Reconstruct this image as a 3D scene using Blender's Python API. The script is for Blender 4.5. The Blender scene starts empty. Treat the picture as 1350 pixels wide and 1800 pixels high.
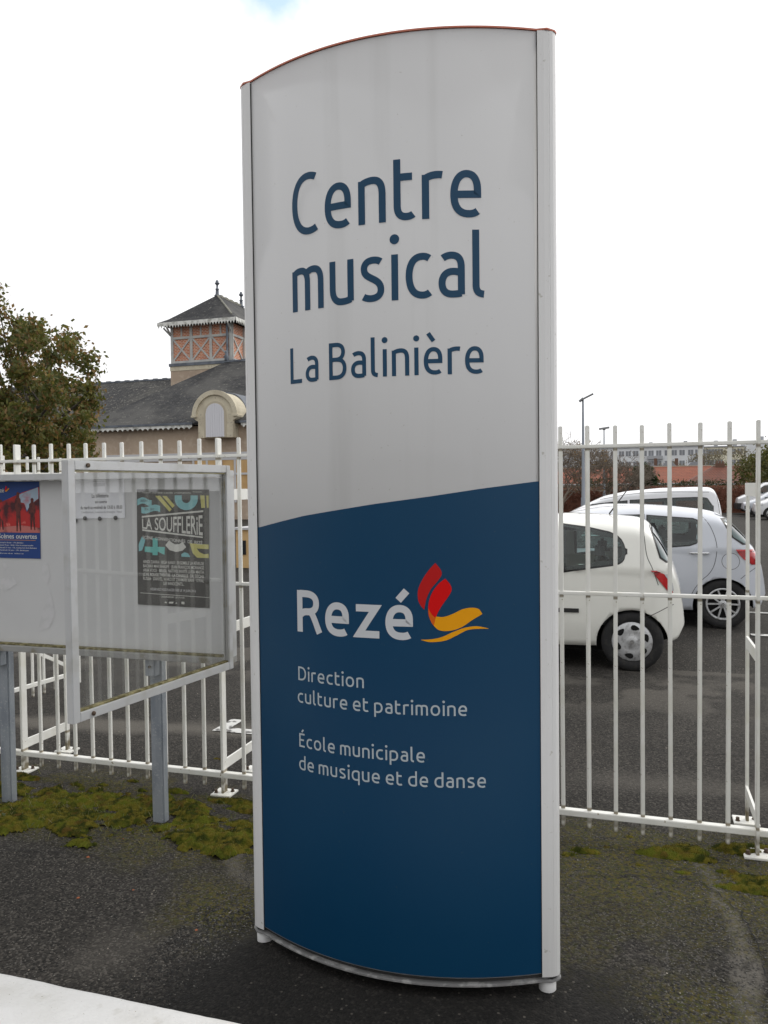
import bpy, bmesh, math, random
import numpy as np
from mathutils import Vector, Matrix, noise as mnoise
C = bpy.context.scene.collection
rad = math.radians
random.seed(7)

# ------------------------------------------------------------------ camera
YAW, PITCH, ROLL = rad(17.4), math.atan(43/1400.), 0.0117
EYE = Vector((0, 0, 1.77))
f_ = Vector((-math.sin(YAW)*math.cos(PITCH), math.cos(YAW)*math.cos(PITCH), -math.sin(PITCH)))
r_ = Vector((math.cos(YAW), math.sin(YAW), 0)); u_ = r_.cross(f_)
r2, u2 = r_*math.cos(ROLL)-u_*math.sin(ROLL), u_*math.cos(ROLL)+r_*math.sin(ROLL)
cd = bpy.data.cameras.new('camera'); cam = bpy.data.objects.new('camera', cd); C.objects.link(cam)
M = Matrix((r2, u2, -f_)).transposed().to_4x4(); M.translation = EYE
cam.matrix_world = M
cd.sensor_fit = 'VERTICAL'; cd.sensor_height = 36; cd.lens = 28.0
cd.clip_start = 0.05; cd.clip_end = 2000
bpy.context.scene.camera = cam

# ------------------------------------------------------------------ world and sun
sc = bpy.context.scene
w = bpy.data.worlds.new("World"); sc.world = w; w.use_nodes = True
nt = w.node_tree; nt.nodes.clear()
def WN(t, **k):
    n = nt.nodes.new(t)
    for a, b in k.items(): setattr(n, a, b)
    return n
SUN_AZ = (0.62, 0.78)     # horizontal direction towards the sun (veiled, ahead and to the right)
SUN_EL = rad(38)
sky = WN('ShaderNodeTexSky', sky_type='NISHITA'); sky.sun_disc = False
sky.sun_elevation = SUN_EL; sky.sun_rotation = math.atan2(SUN_AZ[0], SUN_AZ[1])
tc = WN('ShaderNodeTexCoord')
nz = WN('ShaderNodeTexNoise'); nz.inputs['Scale'].default_value = 3.0; nz.inputs['Detail'].default_value = 6
nt.links.new(tc.outputs['Generated'], nz.inputs['Vector'])
bg = WN('ShaderNodeBackground'); bg.inputs['Strength'].default_value = 0.1
out = WN('ShaderNodeOutputWorld')
# brightness of the cloud layer: brighter towards the veiled sun
dt = WN('ShaderNodeVectorMath', operation='DOT_PRODUCT')
nt.links.new(tc.outputs['Generated'], dt.inputs[0])
dt.inputs[1].default_value = (SUN_AZ[0]*math.cos(SUN_EL), SUN_AZ[1]*math.cos(SUN_EL), math.sin(SUN_EL))
mr = WN('ShaderNodeMapRange'); mr.inputs['From Min'].default_value = -1; mr.inputs['From Max'].default_value = 1
mr.inputs['To Min'].default_value = 5.9; mr.inputs['To Max'].default_value = 14.0
nt.links.new(dt.outputs['Value'], mr.inputs['Value'])
mul = WN('ShaderNodeMath', operation='MULTIPLY_ADD')
nt.links.new(nz.outputs['Fac'], mul.inputs[0]); mul.inputs[1].default_value = 0.35; mul.inputs[2].default_value = 0.83
m2 = WN('ShaderNodeMath', operation='MULTIPLY'); nt.links.new(mr.outputs[0], m2.inputs[0]); nt.links.new(mul.outputs[0], m2.inputs[1])
cc = WN('ShaderNodeCombineColor')
for i, k in enumerate((1.0, 1.0, 1.01)):
    q = WN('ShaderNodeMath', operation='MULTIPLY'); nt.links.new(m2.outputs[0], q.inputs[0]); q.inputs[1].default_value = k
    nt.links.new(q.outputs[0], cc.inputs[i])
# gaps in the cloud where blue shows
dp = WN('ShaderNodeVectorMath', operation='DISTANCE')
nt.links.new(tc.outputs['Generated'], dp.inputs[0]); dp.inputs[1].default_value = (-0.353, 0.776, 0.523)
nz2 = WN('ShaderNodeTexNoise'); nz2.inputs['Scale'].default_value = 14; nz2.inputs['Detail'].default_value = 5
nt.links.new(tc.outputs['Generated'], nz2.inputs['Vector'])
ad = WN('ShaderNodeMath', operation='MULTIPLY_ADD'); nt.links.new(nz2.outputs['Fac'], ad.inputs[0]); ad.inputs[1].default_value = 0.11
nt.links.new(dp.outputs['Value'], ad.inputs[2])
gap = WN('ShaderNodeMapRange'); gap.inputs['From Min'].default_value = 0.07; gap.inputs['From Max'].default_value = 0.105
gap.inputs['To Min'].default_value = 0.34; gap.inputs['To Max'].default_value = 1.0
nt.links.new(ad.outputs[0], gap.inputs['Value'])
mx = WN('ShaderNodeMix', data_type='RGBA')
sb = WN('ShaderNodeVectorMath', operation='MULTIPLY'); nt.links.new(sky.outputs[0], sb.inputs[0]); sb.inputs[1].default_value = (2.2, 2.7, 2.3)   # thin bright veil over the blue
nt.links.new(gap.outputs[0], mx.inputs[0]); nt.links.new(sb.outputs[0], mx.inputs[6]); nt.links.new(cc.outputs[0], mx.inputs[7])
nt.links.new(mx.outputs[2], bg.inputs[0]); nt.links.new(bg.outputs[0], out.inputs[0])
sd = bpy.data.lights.new('sun', 'SUN'); sd.energy = 0.9; sd.angle = rad(14); sd.color = (1, .95, .86)
so = bpy.data.objects.new('sun', sd); C.objects.link(so)
so.rotation_euler = Vector((SUN_AZ[0]*math.cos(SUN_EL), SUN_AZ[1]*math.cos(SUN_EL), math.sin(SUN_EL))).to_track_quat('Z', 'Y').to_euler()
sc.view_settings.view_transform = 'Standard'; sc.view_settings.look = 'None'
sc.view_settings.exposure = 0; sc.view_settings.gamma = 1; sc.view_settings.use_curve_mapping = False

# ------------------------------------------------------------------ helpers
def tag(o, label=None, cat=None, group=None, kind=None):
    for k, v in (('label', label), ('category', cat), ('group', group), ('kind', kind)):
        if v: o[k] = v
    return o
def empty(name, loc=(0,0,0), rz=0, label=None, cat=None, group=None):
    o = bpy.data.objects.new(name, None); C.objects.link(o); o.location = loc; o.rotation_euler = (0,0,rz)
    o.empty_display_size = .1
    return tag(o, label, cat, group)
def link(name, me, parent=None, loc=None, rz=None):
    o = bpy.data.objects.new(name, me); C.objects.link(o)
    if parent: o.parent = parent
    if loc is not None: o.location = loc
    if rz is not None: o.rotation_euler = (0,0,rz)
    return o
def copy_tree(o, parent=None):
    c = o.copy(); C.objects.link(c); c.parent = parent
    for ch in list(o.children): copy_tree(ch, c)
    return c
class MB:
    def __init__(s): s.v=[]; s.f=[]; s.m=[]; s.sm=[]
    def add(s, vs, fs, mi=0, smooth=False):
        b=len(s.v); s.v+= [tuple(p) for p in vs]; s.f+=[tuple(i+b for i in f) for f in fs]; s.m+=[mi]*len(fs); s.sm+=[smooth]*len(fs)
        return s
    def box(s, a, b, mi=0):
        (x0,y0,z0),(x1,y1,z1)=a,b
        return s.add([(x0,y0,z0),(x1,y0,z0),(x1,y1,z0),(x0,y1,z0),(x0,y0,z1),(x1,y0,z1),(x1,y1,z1),(x0,y1,z1)],
          [(0,3,2,1),(4,5,6,7),(0,1,5,4),(1,2,6,5),(2,3,7,6),(3,0,4,7)],mi)
    def bar(s, p, q, wd, th, side=(0,1,0), mi=0):
        p,q=Vector(p),Vector(q); d=(q-p).normalized(); b=Vector(side); b=(b-d*b.dot(d)).normalized(); a=d.cross(b)
        vs=[]
        for c in (p,q):
            for i,j in ((-1,-1),(1,-1),(1,1),(-1,1)): vs.append(c+a*(i*wd/2)+b*(j*th/2))
        return s.add(vs,[(0,3,2,1),(4,5,6,7),(0,1,5,4),(1,2,6,5),(2,3,7,6),(3,0,4,7)],mi)
    def tube(s, pts, rs, n=8, mi=0, cap=True):
        pts=[Vector(p) for p in pts]
        if not hasattr(rs,'__len__'): rs=[rs]*len(pts)
        vs=[]; ref=None
        for i,p in enumerate(pts):
            d=(pts[min(i+1,len(pts)-1)]-pts[max(i-1,0)]).normalized()
            if ref is None: ref=Vector((1,0,0)) if abs(d.z)>.7 else Vector((0,0,1))
            a=(ref-d*ref.dot(d)).normalized(); b=d.cross(a); ref=a
            for k in range(n):
                t=2*math.pi*k/n; vs.append(p+(a*math.cos(t)+b*math.sin(t))*rs[i])
        fs=[(i*n+k,i*n+(k+1)%n,(i+1)*n+(k+1)%n,(i+1)*n+k) for i in range(len(pts)-1) for k in range(n)]
        s.add(vs,fs,mi,True)
        if cap:
            L=len(pts)-1; s.add([vs[k] for k in range(n)],[tuple(reversed(range(n)))],mi); s.add([vs[L*n+k] for k in range(n)],[tuple(range(n))],mi)
        return s
    def lathe(s, prof, n=24, axis='z', c=(0,0,0), mi=0, smooth=True):
        vs=[]
        for r,h in prof:
            for k in range(n):
                t=2*math.pi*k/n; a,b=r*math.cos(t),r*math.sin(t)
                vs.append((c[0]+a,c[1]+b,c[2]+h) if axis=='z' else (c[0]+a,c[1]+h,c[2]+b))
        fs=[(i*n+k,i*n+(k+1)%n,(i+1)*n+(k+1)%n,(i+1)*n+k) for i in range(len(prof)-1) for k in range(n)]
        return s.add(vs,fs,mi,smooth)
    def prism(s, poly, y0, y1, mi=0, plane='xz'):
        n=len(poly); P=(lambda a,b,h:(a,h,b)) if plane=='xz' else (lambda a,b,h:(a,b,h))
        vs=[P(a,b,y0) for a,b in poly]+[P(a,b,y1) for a,b in poly]
        return s.add(vs,[tuple(range(n)),tuple(reversed(range(n,2*n)))]+[(i,n+i,n+(i+1)%n,(i+1)%n) for i in range(n)],mi)
    def mesh(s, name, mats, fixn=True, bevel=0):
        me=bpy.data.meshes.new(name); me.from_pydata(s.v,[],s.f)
        for m in (mats if isinstance(mats,(list,tuple)) else [mats]): me.materials.append(m)
        me.polygons.foreach_set('material_index',s.m); me.polygons.foreach_set('use_smooth',s.sm)
        if fixn or bevel:
            bm=bmesh.new(); bm.from_mesh(me)
            if bevel: bmesh.ops.bevel(bm,geom=[e for e in bm.edges if len(e.link_faces)==2 and e.calc_face_angle(0)>.6],offset=bevel,segments=2,affect='EDGES',clamp_overlap=True)
            if fixn: bmesh.ops.recalc_face_normals(bm,faces=bm.faces)
            bm.to_mesh(me); bm.free()
        me.update(); return me
    def build(s, name, mats, parent=None, loc=None, rz=None, **k):
        return link(name, s.mesh(name,mats,**k), parent, loc, rz)
def grid_mesh(name, P, keep, mats, smooth=True):
    ny,nx=P.shape[:2]
    idx=np.arange(ny*nx).reshape(ny,nx)
    q=np.stack([idx[:-1,:-1],idx[:-1,1:],idx[1:,1:],idx[1:,:-1]],-1)
    if keep is not None: q=q[keep]
    q=q.reshape(-1,4); used=np.unique(q); mp=np.full(ny*nx,-1); mp[used]=np.arange(len(used)); q=mp[q]
    V=P.reshape(-1,3)[used]
    me=bpy.data.meshes.new(name); me.vertices.add(len(V)); me.vertices.foreach_set('co',V.astype('f4').ravel())
    me.loops.add(q.size); me.loops.foreach_set('vertex_index',q.astype('i4').ravel())
    me.polygons.add(len(q)); me.polygons.foreach_set('loop_start',np.arange(0,q.size,4,dtype='i4'))
    me.polygons.foreach_set('use_smooth',np.ones(len(q),dtype=bool) if smooth else np.zeros(len(q),dtype=bool))
    me.materials.append(mats); me.update(calc_edges=True); return me,used
def vnoise(x,y,seed=0):
    xi=np.floor(x).astype(np.int64); yi=np.floor(y).astype(np.int64); fx=x-xi; fy=y-yi
    fx=fx*fx*(3-2*fx); fy=fy*fy*(3-2*fy)
    def h(a,b):
        n=(a*374761393+b*668265263+seed*974634777)&0xffffffff
        n=((n^(n>>13))*1274126177)&0xffffffff; n=n^(n>>16)
        return (n&0xffff)/65535.
    return (h(xi,yi)*(1-fx)+h(xi+1,yi)*fx)*(1-fy)+(h(xi,yi+1)*(1-fx)+h(xi+1,yi+1)*fx)*fy
def fbm(x,y,o=4,seed=0):
    a=.5; t=0; n=0
    for i in range(o):
        t=t+a*vnoise(x*2**i,y*2**i,seed+i); n+=a; a*=.5
    return t/n

# ---- materials
def mat(name, col, rough=.6, metal=0, coat=0, noise=None, bump=None, alpha=None, ior=None, spec=None):
    """noise: (scale, col2, lo, hi[, detail]) mixes in a second colour; bump: (scale, strength, distance)"""
    m=bpy.data.materials.new(name); m.use_nodes=True; t=m.node_tree; p=t.nodes['Principled BSDF']
    p.inputs['Base Color'].default_value=(*col,1); p.inputs['Roughness'].default_value=rough; p.inputs['Metallic'].default_value=metal
    if coat: p.inputs['Coat Weight'].default_value=coat; p.inputs['Coat Roughness'].default_value=.03
    if ior: p.inputs['IOR'].default_value=ior
    if spec is not None: p.inputs['Specular IOR Level'].default_value=spec
    tcn=t.nodes.new('ShaderNodeTexCoord')
    prev=None
    for nn in ([noise] if noise and not isinstance(noise,list) else (noise or [])):
        n=t.nodes.new('ShaderNodeTexNoise'); n.inputs['Scale'].default_value=nn[0]; n.inputs['Detail'].default_value=nn[4] if len(nn)>4 else 5
        if len(nn)>5:
            mp=t.nodes.new('ShaderNodeMapping'); mp.inputs['Scale'].default_value=nn[5]; t.links.new(tcn.outputs['Object'],mp.inputs[0]); t.links.new(mp.outputs[0],n.inputs['Vector'])
        else: t.links.new(tcn.outputs['Object'],n.inputs['Vector'])
        r=t.nodes.new('ShaderNodeMapRange'); r.inputs['From Min'].default_value=nn[2]; r.inputs['From Max'].default_value=nn[3]
        t.links.new(n.outputs['Fac'],r.inputs['Value'])
        x=t.nodes.new('ShaderNodeMix'); x.data_type='RGBA'; t.links.new(r.outputs[0],x.inputs[0])
        if prev: t.links.new(prev,x.inputs[6])
        else: x.inputs[6].default_value=(*col,1)
        x.inputs[7].default_value=(*nn[1],1); prev=x.outputs[2]
    if prev: t.links.new(prev,p.inputs['Base Color'])
    if bump:
        n=t.nodes.new('ShaderNodeTexNoise'); n.inputs['Scale'].default_value=bump[0]; n.inputs['Detail'].default_value=4
        t.links.new(tcn.outputs['Object'],n.inputs['Vector'])
        b=t.nodes.new('ShaderNodeBump'); b.inputs['Strength'].default_value=bump[1]; b.inputs['Distance'].default_value=bump[2]
        t.links.new(n.outputs['Fac'],b.inputs['Height']); t.links.new(b.outputs[0],p.inputs['Normal'])
    return m
def glassmat(name, tint=(.9,.95,.93), refl_rough=.0, dirt=.06):
    m=bpy.data.materials.new(name); m.use_nodes=True; t=m.node_tree; t.nodes.clear()
    o=t.nodes.new('ShaderNodeOutputMaterial'); tr=t.nodes.new('ShaderNodeBsdfTransparent'); tr.inputs[0].default_value=(*tint,1)
    g=t.nodes.new('ShaderNodeBsdfGlossy'); g.inputs['Roughness'].default_value=refl_rough
    ge=t.nodes.new('ShaderNodeNewGeometry'); dp_=t.nodes.new('ShaderNodeVectorMath'); dp_.operation='DOT_PRODUCT'; t.links.new(ge.outputs['Incoming'],dp_.inputs[0]); t.links.new(ge.outputs['Normal'],dp_.inputs[1])
    ab=t.nodes.new('ShaderNodeMath'); ab.operation='ABSOLUTE'; t.links.new(dp_.outputs['Value'],ab.inputs[0])
    om=t.nodes.new('ShaderNodeMath'); om.operation='SUBTRACT'; om.inputs[0].default_value=1; t.links.new(ab.outputs[0],om.inputs[1])
    pw=t.nodes.new('ShaderNodeMath'); pw.operation='POWER'; pw.inputs[1].default_value=4; t.links.new(om.outputs[0],pw.inputs[0])
    fr=t.nodes.new('ShaderNodeMath'); fr.operation='MULTIPLY_ADD'; fr.inputs[1].default_value=.85; fr.inputs[2].default_value=.06; t.links.new(pw.outputs[0],fr.inputs[0])
    mxx=t.nodes.new('ShaderNodeMixShader'); t.links.new(fr.outputs[0],mxx.inputs[0]); t.links.new(tr.outputs[0],mxx.inputs[1]); t.links.new(g.outputs[0],mxx.inputs[2])
    d=t.nodes.new('ShaderNodeBsdfDiffuse'); d.inputs[0].default_value=(.6,.6,.56,1)
    n=t.nodes.new('ShaderNodeTexNoise'); n.inputs['Scale'].default_value=4; n.inputs['Detail'].default_value=8
    tcn=t.nodes.new('ShaderNodeTexCoord'); t.links.new(tcn.outputs['Object'],n.inputs['Vector'])
    r=t.nodes.new('ShaderNodeMapRange'); r.inputs['From Min'].default_value=.35; r.inputs['From Max'].default_value=.75; r.inputs['To Max'].default_value=dirt*2; r.inputs['To Min'].default_value=dirt*.4
    t.links.new(n.outputs['Fac'],r.inputs['Value'])
    m2_=t.nodes.new('ShaderNodeMixShader'); t.links.new(r.outputs[0],m2_.inputs[0]); t.links.new(mxx.outputs[0],m2_.inputs[1]); t.links.new(d.outputs[0],m2_.inputs[2])
    t.links.new(m2_.outputs[0],o.inputs[0]); return m
def brickmat(name, c1, c2, mortar, bw, bh, ms, k=(1,1,1), rough=.8, noise=None, vec='xz', bump=.4, n2=None):
    """courses laid on any axis-aligned face: across = x+y, up = z"""
    m=bpy.data.materials.new(name); m.use_nodes=True; t=m.node_tree; p=t.nodes['Principled BSDF']; p.inputs['Roughness'].default_value=rough
    tcn=t.nodes.new('ShaderNodeTexCoord'); sp=t.nodes.new('ShaderNodeSeparateXYZ'); t.links.new(tcn.outputs['Object'],sp.inputs[0])
    a=t.nodes.new('ShaderNodeMath'); a.operation='ADD'; t.links.new(sp.outputs[0],a.inputs[0]); t.links.new(sp.outputs[1],a.inputs[1])
    zz=t.nodes.new('ShaderNodeMath'); zz.operation='MULTIPLY'; zz.inputs[1].default_value=k[2]; t.links.new(sp.outputs[2],zz.inputs[0])
    cb=t.nodes.new('ShaderNodeCombineXYZ'); t.links.new(a.outputs[0],cb.inputs[0]); t.links.new(zz.outputs[0],cb.inputs[1])
    b=t.nodes.new('ShaderNodeTexBrick'); b.inputs['Scale'].default_value=1; b.inputs['Brick Width'].default_value=bw; b.inputs['Row Height'].default_value=bh
    b.inputs['Mortar Size'].default_value=ms; b.inputs['Color1'].default_value=(*c1,1); b.inputs['Color2'].default_value=(*c2,1); b.inputs['Mortar'].default_value=(*mortar,1)
    b.inputs['Bias'].default_value=0
    t.links.new(cb.outputs[0],b.inputs['Vector']); prev=b.outputs['Color']
    for noise in [q for q in (noise,n2) if q]:
        n=t.nodes.new('ShaderNodeTexNoise'); n.inputs['Scale'].default_value=noise[0]; n.inputs['Detail'].default_value=8; n.inputs['Roughness'].default_value=.65
        t.links.new(tcn.outputs['Object'],n.inputs['Vector'])
        r=t.nodes.new('ShaderNodeMapRange'); r.inputs['From Min'].default_value=noise[2]; r.inputs['From Max'].default_value=noise[3]; r.inputs['To Max'].default_value=.8
        t.links.new(n.outputs['Fac'],r.inputs['Value'])
        x=t.nodes.new('ShaderNodeMix'); x.data_type='RGBA'; t.links.new(r.outputs[0],x.inputs[0]); t.links.new(prev,x.inputs[6]); x.inputs[7].default_value=(*noise[1],1); prev=x.outputs[2]
    t.links.new(prev,p.inputs['Base Color'])
    bp=t.nodes.new('ShaderNodeBump'); bp.inputs['Strength'].default_value=bump; bp.inputs['Distance'].default_value=.02; bp.invert=True
    t.links.new(b.outputs['Fac'],bp.inputs['Height']); t.links.new(bp.outputs[0],p.inputs['Normal'])
    return m

M_ = {}
M_['sign_white']=mat('sign_white',(.555,.555,.555),.45,coat=.22,noise=[(1.1,(.52,.52,.525),.48,.70,7,(1,1,.25)),(9,(.495,.495,.492),.56,.78,9,(1,1,.05)),(70,(.42,.41,.39),.71,.76,4)])
M_['sign_blue']=mat('sign_blue',(.0010,.046,.115),.42,spec=.36,noise=[(1.4,(.003,.052,.122),.4,.7),(80,(.03,.07,.11),.71,.76,4)])
M_['letter_blue']=mat('letter_blue',(.014,.066,.135),.45,spec=.3)
M_['letter_white']=mat('letter_white',(.62,.64,.67),.45,coat=.3)
M_['letter_grey']=mat('letter_grey',(.46,.52,.56),.45)
M_['red']=mat('logo_red',(.68,.003,.004),.5,spec=.2)
M_['red_dark']=mat('logo_red_deep',(.50,.012,.012),.5,spec=.2)
M_['orange']=mat('logo_orange',(.85,.36,.004),.5,spec=.2)
M_['orange_red']=mat('logo_orange_red',(.66,.12,.006),.5,spec=.2)
M_['alu']=mat('painted_aluminium',(.79,.79,.79),.42,coat=.25,noise=[(2.5,(.73,.73,.72),.5,.75,6,(1,1,.3)),(40,(.55,.54,.5),.68,.75)])
M_['seam']=mat('dark_seam',(.035,.035,.035),.8)
M_['cap_red']=mat('top_cap_red',(.62,.20,.13),.6)
M_['base_plate']=mat('scuffed_base_plate',(.30,.30,.30),.5,metal=.3,noise=(22,(.58,.58,.57),.50,.62,8))
M_['fence']=mat('weathered_white_paint',(.85,.85,.81),.5,noise=[(6,(.74,.73,.65),.5,.75),(38,(.33,.27,.16),.68,.74,8)],bump=(60,.15,.002))
M_['bolt']=mat('rusty_bolt',(.10,.07,.05),.7,metal=.4,noise=(60,(.25,.2,.15),.5,.6))
M_['galv']=mat('galvanised_steel',(.34,.37,.41),.5,metal=.25,noise=[(14,(.25,.28,.32),.45,.65,6,(1,1,.35)),(90,(.46,.48,.5),.6,.7)],bump=(25,.1,.002))
M_['frame']=mat('anodised_frame',(.58,.59,.60),.4,metal=.25,noise=[(9,(.48,.48,.46),.5,.7)])
M_['frame_dark']=mat('anodised_frame_worn',(.34,.34,.33),.5,metal=.15,noise=(14,(.22,.2,.14),.5,.7))
M_['panel']=mat('magnetic_back_panel',(.62,.625,.63),.42,noise=[(1.6,(.575,.58,.585),.4,.65),(55,(.6,.6,.6),.72,.76)])
M_['grime']=mat('greenish_grime',(.10,.085,.03),.9,noise=(30,(.30,.27,.14),.45,.65,8))
M_['residue']=mat('glue_residue',(.62,.62,.63),.6,noise=(25,(.575,.58,.585),.45,.6))
M_['glass']=glassmat('dirty_door_glass',(.99,.995,.995),.0,.028)
M_['rubber']=mat('black_rubber',(.015,.015,.016),.7)
M_['paper']=mat('notice_paper',(.80,.81,.85),.7)
M_['ink']=mat('black_ink',(.03,.03,.035),.7)
M_['ink_grey']=mat('faded_ink',(.33,.33,.36),.7)
M_['poster_dark']=mat('poster_charcoal',(.030,.029,.030),.6,noise=(12,(.042,.041,.04),.4,.6),bump=(6,.25,.01))
M_['pblue']=mat('poster_turquoise',(.22,.52,.56),.6); M_['pyellow']=mat('poster_yellow',(.60,.56,.17),.6)
M_['pgreen']=mat('poster_green_blue',(.12,.50,.46),.6); M_['pwhite']=mat('poster_white',(.68,.68,.64),.6)
M_['poster_blue']=mat('poster_royal_blue',(.01,.05,.22),.5)
M_['stage']=mat('stage_photo_print',(.45,.02,.02),.5,noise=[(9,(.06,.01,.015),.5,.62,6),(14,(.80,.25,.2),.62,.72,4)])
M_['stage_light']=mat('stage_light_print',(.35,.45,.55),.5,noise=(12,(.45,.05,.06),.5,.65))
M_['stage_floor']=mat('stage_floor_print',(.50,.16,.14),.5,noise=(10,(.10,.02,.02),.45,.6))
M_['skin_print']=mat('figure_print',(.13,.025,.02),.5,noise=(30,(.05,.012,.015),.45,.6))
M_['wall_white']=mat('rough_white_coping',(.72,.715,.70),.85,noise=[(3,(.62,.61,.58),.48,.66,7),(14,(.52,.505,.46),.60,.76,8),(110,(.36,.34,.28),.68,.74)],bump=(45,.9,.008))
M_['coping_edge']=mat('lichen_edge',(.62,.56,.42),.9,noise=(20,(.72,.70,.66),.4,.6))

# ------------------------------------------------------------------ ground
def asphalt(name, fresh=False):
    m=bpy.data.materials.new(name); m.use_nodes=True; t=m.node_tree; p=t.nodes['Principled BSDF']
    tcn=t.nodes.new('ShaderNodeTexCoord'); obj=tcn.outputs['Object']
    def noi(scale,detail=5,rough=.5):
        n=t.nodes.new('ShaderNodeTexNoise'); n.inputs['Scale'].default_value=scale; n.inputs['Detail'].default_value=detail; n.inputs['Roughness'].default_value=rough
        t.links.new(obj,n.inputs['Vector']); return n.outputs['Fac']
    def rng(s,a,b,lo=0,hi=1):
        r=t.nodes.new('ShaderNodeMapRange'); r.inputs['From Min'].default_value=a; r.inputs['From Max'].default_value=b; r.inputs['To Min'].default_value=lo; r.inputs['To Max'].default_value=hi
        t.links.new(s,r.inputs['Value']); return r.outputs[0]
    def mix(f,a,b):
        x=t.nodes.new('ShaderNodeMix'); x.data_type='RGBA'
        if isinstance(f,float): x.inputs[0].default_value=f
        else: t.links.new(f,x.inputs[0])
        for s,i in ((a,6),(b,7)):
            if isinstance(s,tuple): x.inputs[i].default_value=(*s,1)
            else: t.links.new(s,x.inputs[i])
        return x.outputs[2]
    base=(.024,.022,.0195)
    c=mix(rng(noi(1.3,6),.35,.7),base,(.020,.0195,.019) if fresh else (.040,.036,.032))
    vo=t.nodes.new('ShaderNodeTexVoronoi'); vo.inputs['Scale'].default_value=115; t.links.new(obj,vo.inputs['Vector'])
    sp=t.nodes.new('ShaderNodeSeparateColor'); t.links.new(vo.outputs['Color'],sp.inputs[0])
    c=mix(rng(noi(.11,6,.6),.45,.68,0,.75),c,(.062,.058,.051))
    c=mix(rng(sp.outputs[0],.5,1.0,0,.75),c,(.105,.096,.084))
    c=mix(rng(sp.outputs[1],.45,.9,0,.8),c,(.007,.007,.0065))
    sp2=t.nodes.new('ShaderNodeSeparateColor'); vo2=t.nodes.new('ShaderNodeTexVoronoi'); vo2.inputs['Scale'].default_value=60; t.links.new(obj,vo2.inputs['Vector']); t.links.new(vo2.outputs['Color'],sp2.inputs[0])
    dd=rng(vo2.outputs['Distance'],.25,.3,1,0); ml=t.nodes.new('ShaderNodeMath'); ml.operation='MULTIPLY'; t.links.new(dd,ml.inputs[0]); t.links.new(rng(sp2.outputs[2],.965,.97),ml.inputs[1])
    c=mix(ml.outputs[0],c,(.30,.27,.23))
    at=t.nodes.new('ShaderNodeAttribute'); at.attribute_name='wear_shade'; sa=t.nodes.new('ShaderNodeSeparateColor'); t.links.new(at.outputs['Color'],sa.inputs[0])
    if not fresh:
        c=mix(rng(sa.outputs[0],0,1,0,.8),c,(.15,.138,.12))     # worn, paler strips
        mossc=mix(rng(noi(40,4),.4,.6),(.048,.052,.008),(.085,.070,.012))
        f=t.nodes.new('ShaderNodeMath'); f.operation='MULTIPLY'; t.links.new(sa.outputs[1],f.inputs[0]); t.links.new(rng(noi(60,3,.7),.42,.58),f.inputs[1])
        c=mix(f.outputs[0],c,mossc)
        c=mix(rng(sa.outputs[2],0,1,0,.72),c,(.010,.0098,.0095))  # dark mask: fresh tarmac and painted occlusion at the sign foot
    t.links.new(c,p.inputs['Base Color']); p.inputs['Roughness'].default_value=.9; p.inputs['Specular IOR Level'].default_value=.22
    b=t.nodes.new('ShaderNodeBump'); b.inputs['Strength'].default_value=.75; b.inputs['Distance'].default_value=.004
    t.links.new(vo.outputs['Distance'],b.inputs['Height']); b.invert=True
    b2=t.nodes.new('ShaderNodeBump'); b2.inputs['Strength'].default_value=.4; b2.inputs['Distance'].default_value=.01; t.links.new(noi(30,5),b2.inputs['Height']); t.links.new(b.outputs[0],b2.inputs['Normal'])
    t.links.new(b2.outputs[0],p.inputs['Normal'])
    return m
A_OLD=asphalt('old_asphalt')
g=MB(); g.add([(-700,-300,0),(700,-300,0),(700,1500,0),(-700,1500,0)],[(0,1,2,3)])
lotm=mat('car_park_asphalt',(.085,.078,.070),.62,noise=[(.12,(.12,.112,.10),.4,.65,6),(3,(.060,.056,.052),.5,.75)],bump=(120,.4,.004),spec=.6)
tag(g.build('ground',A_OLD),kind='structure')

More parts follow.
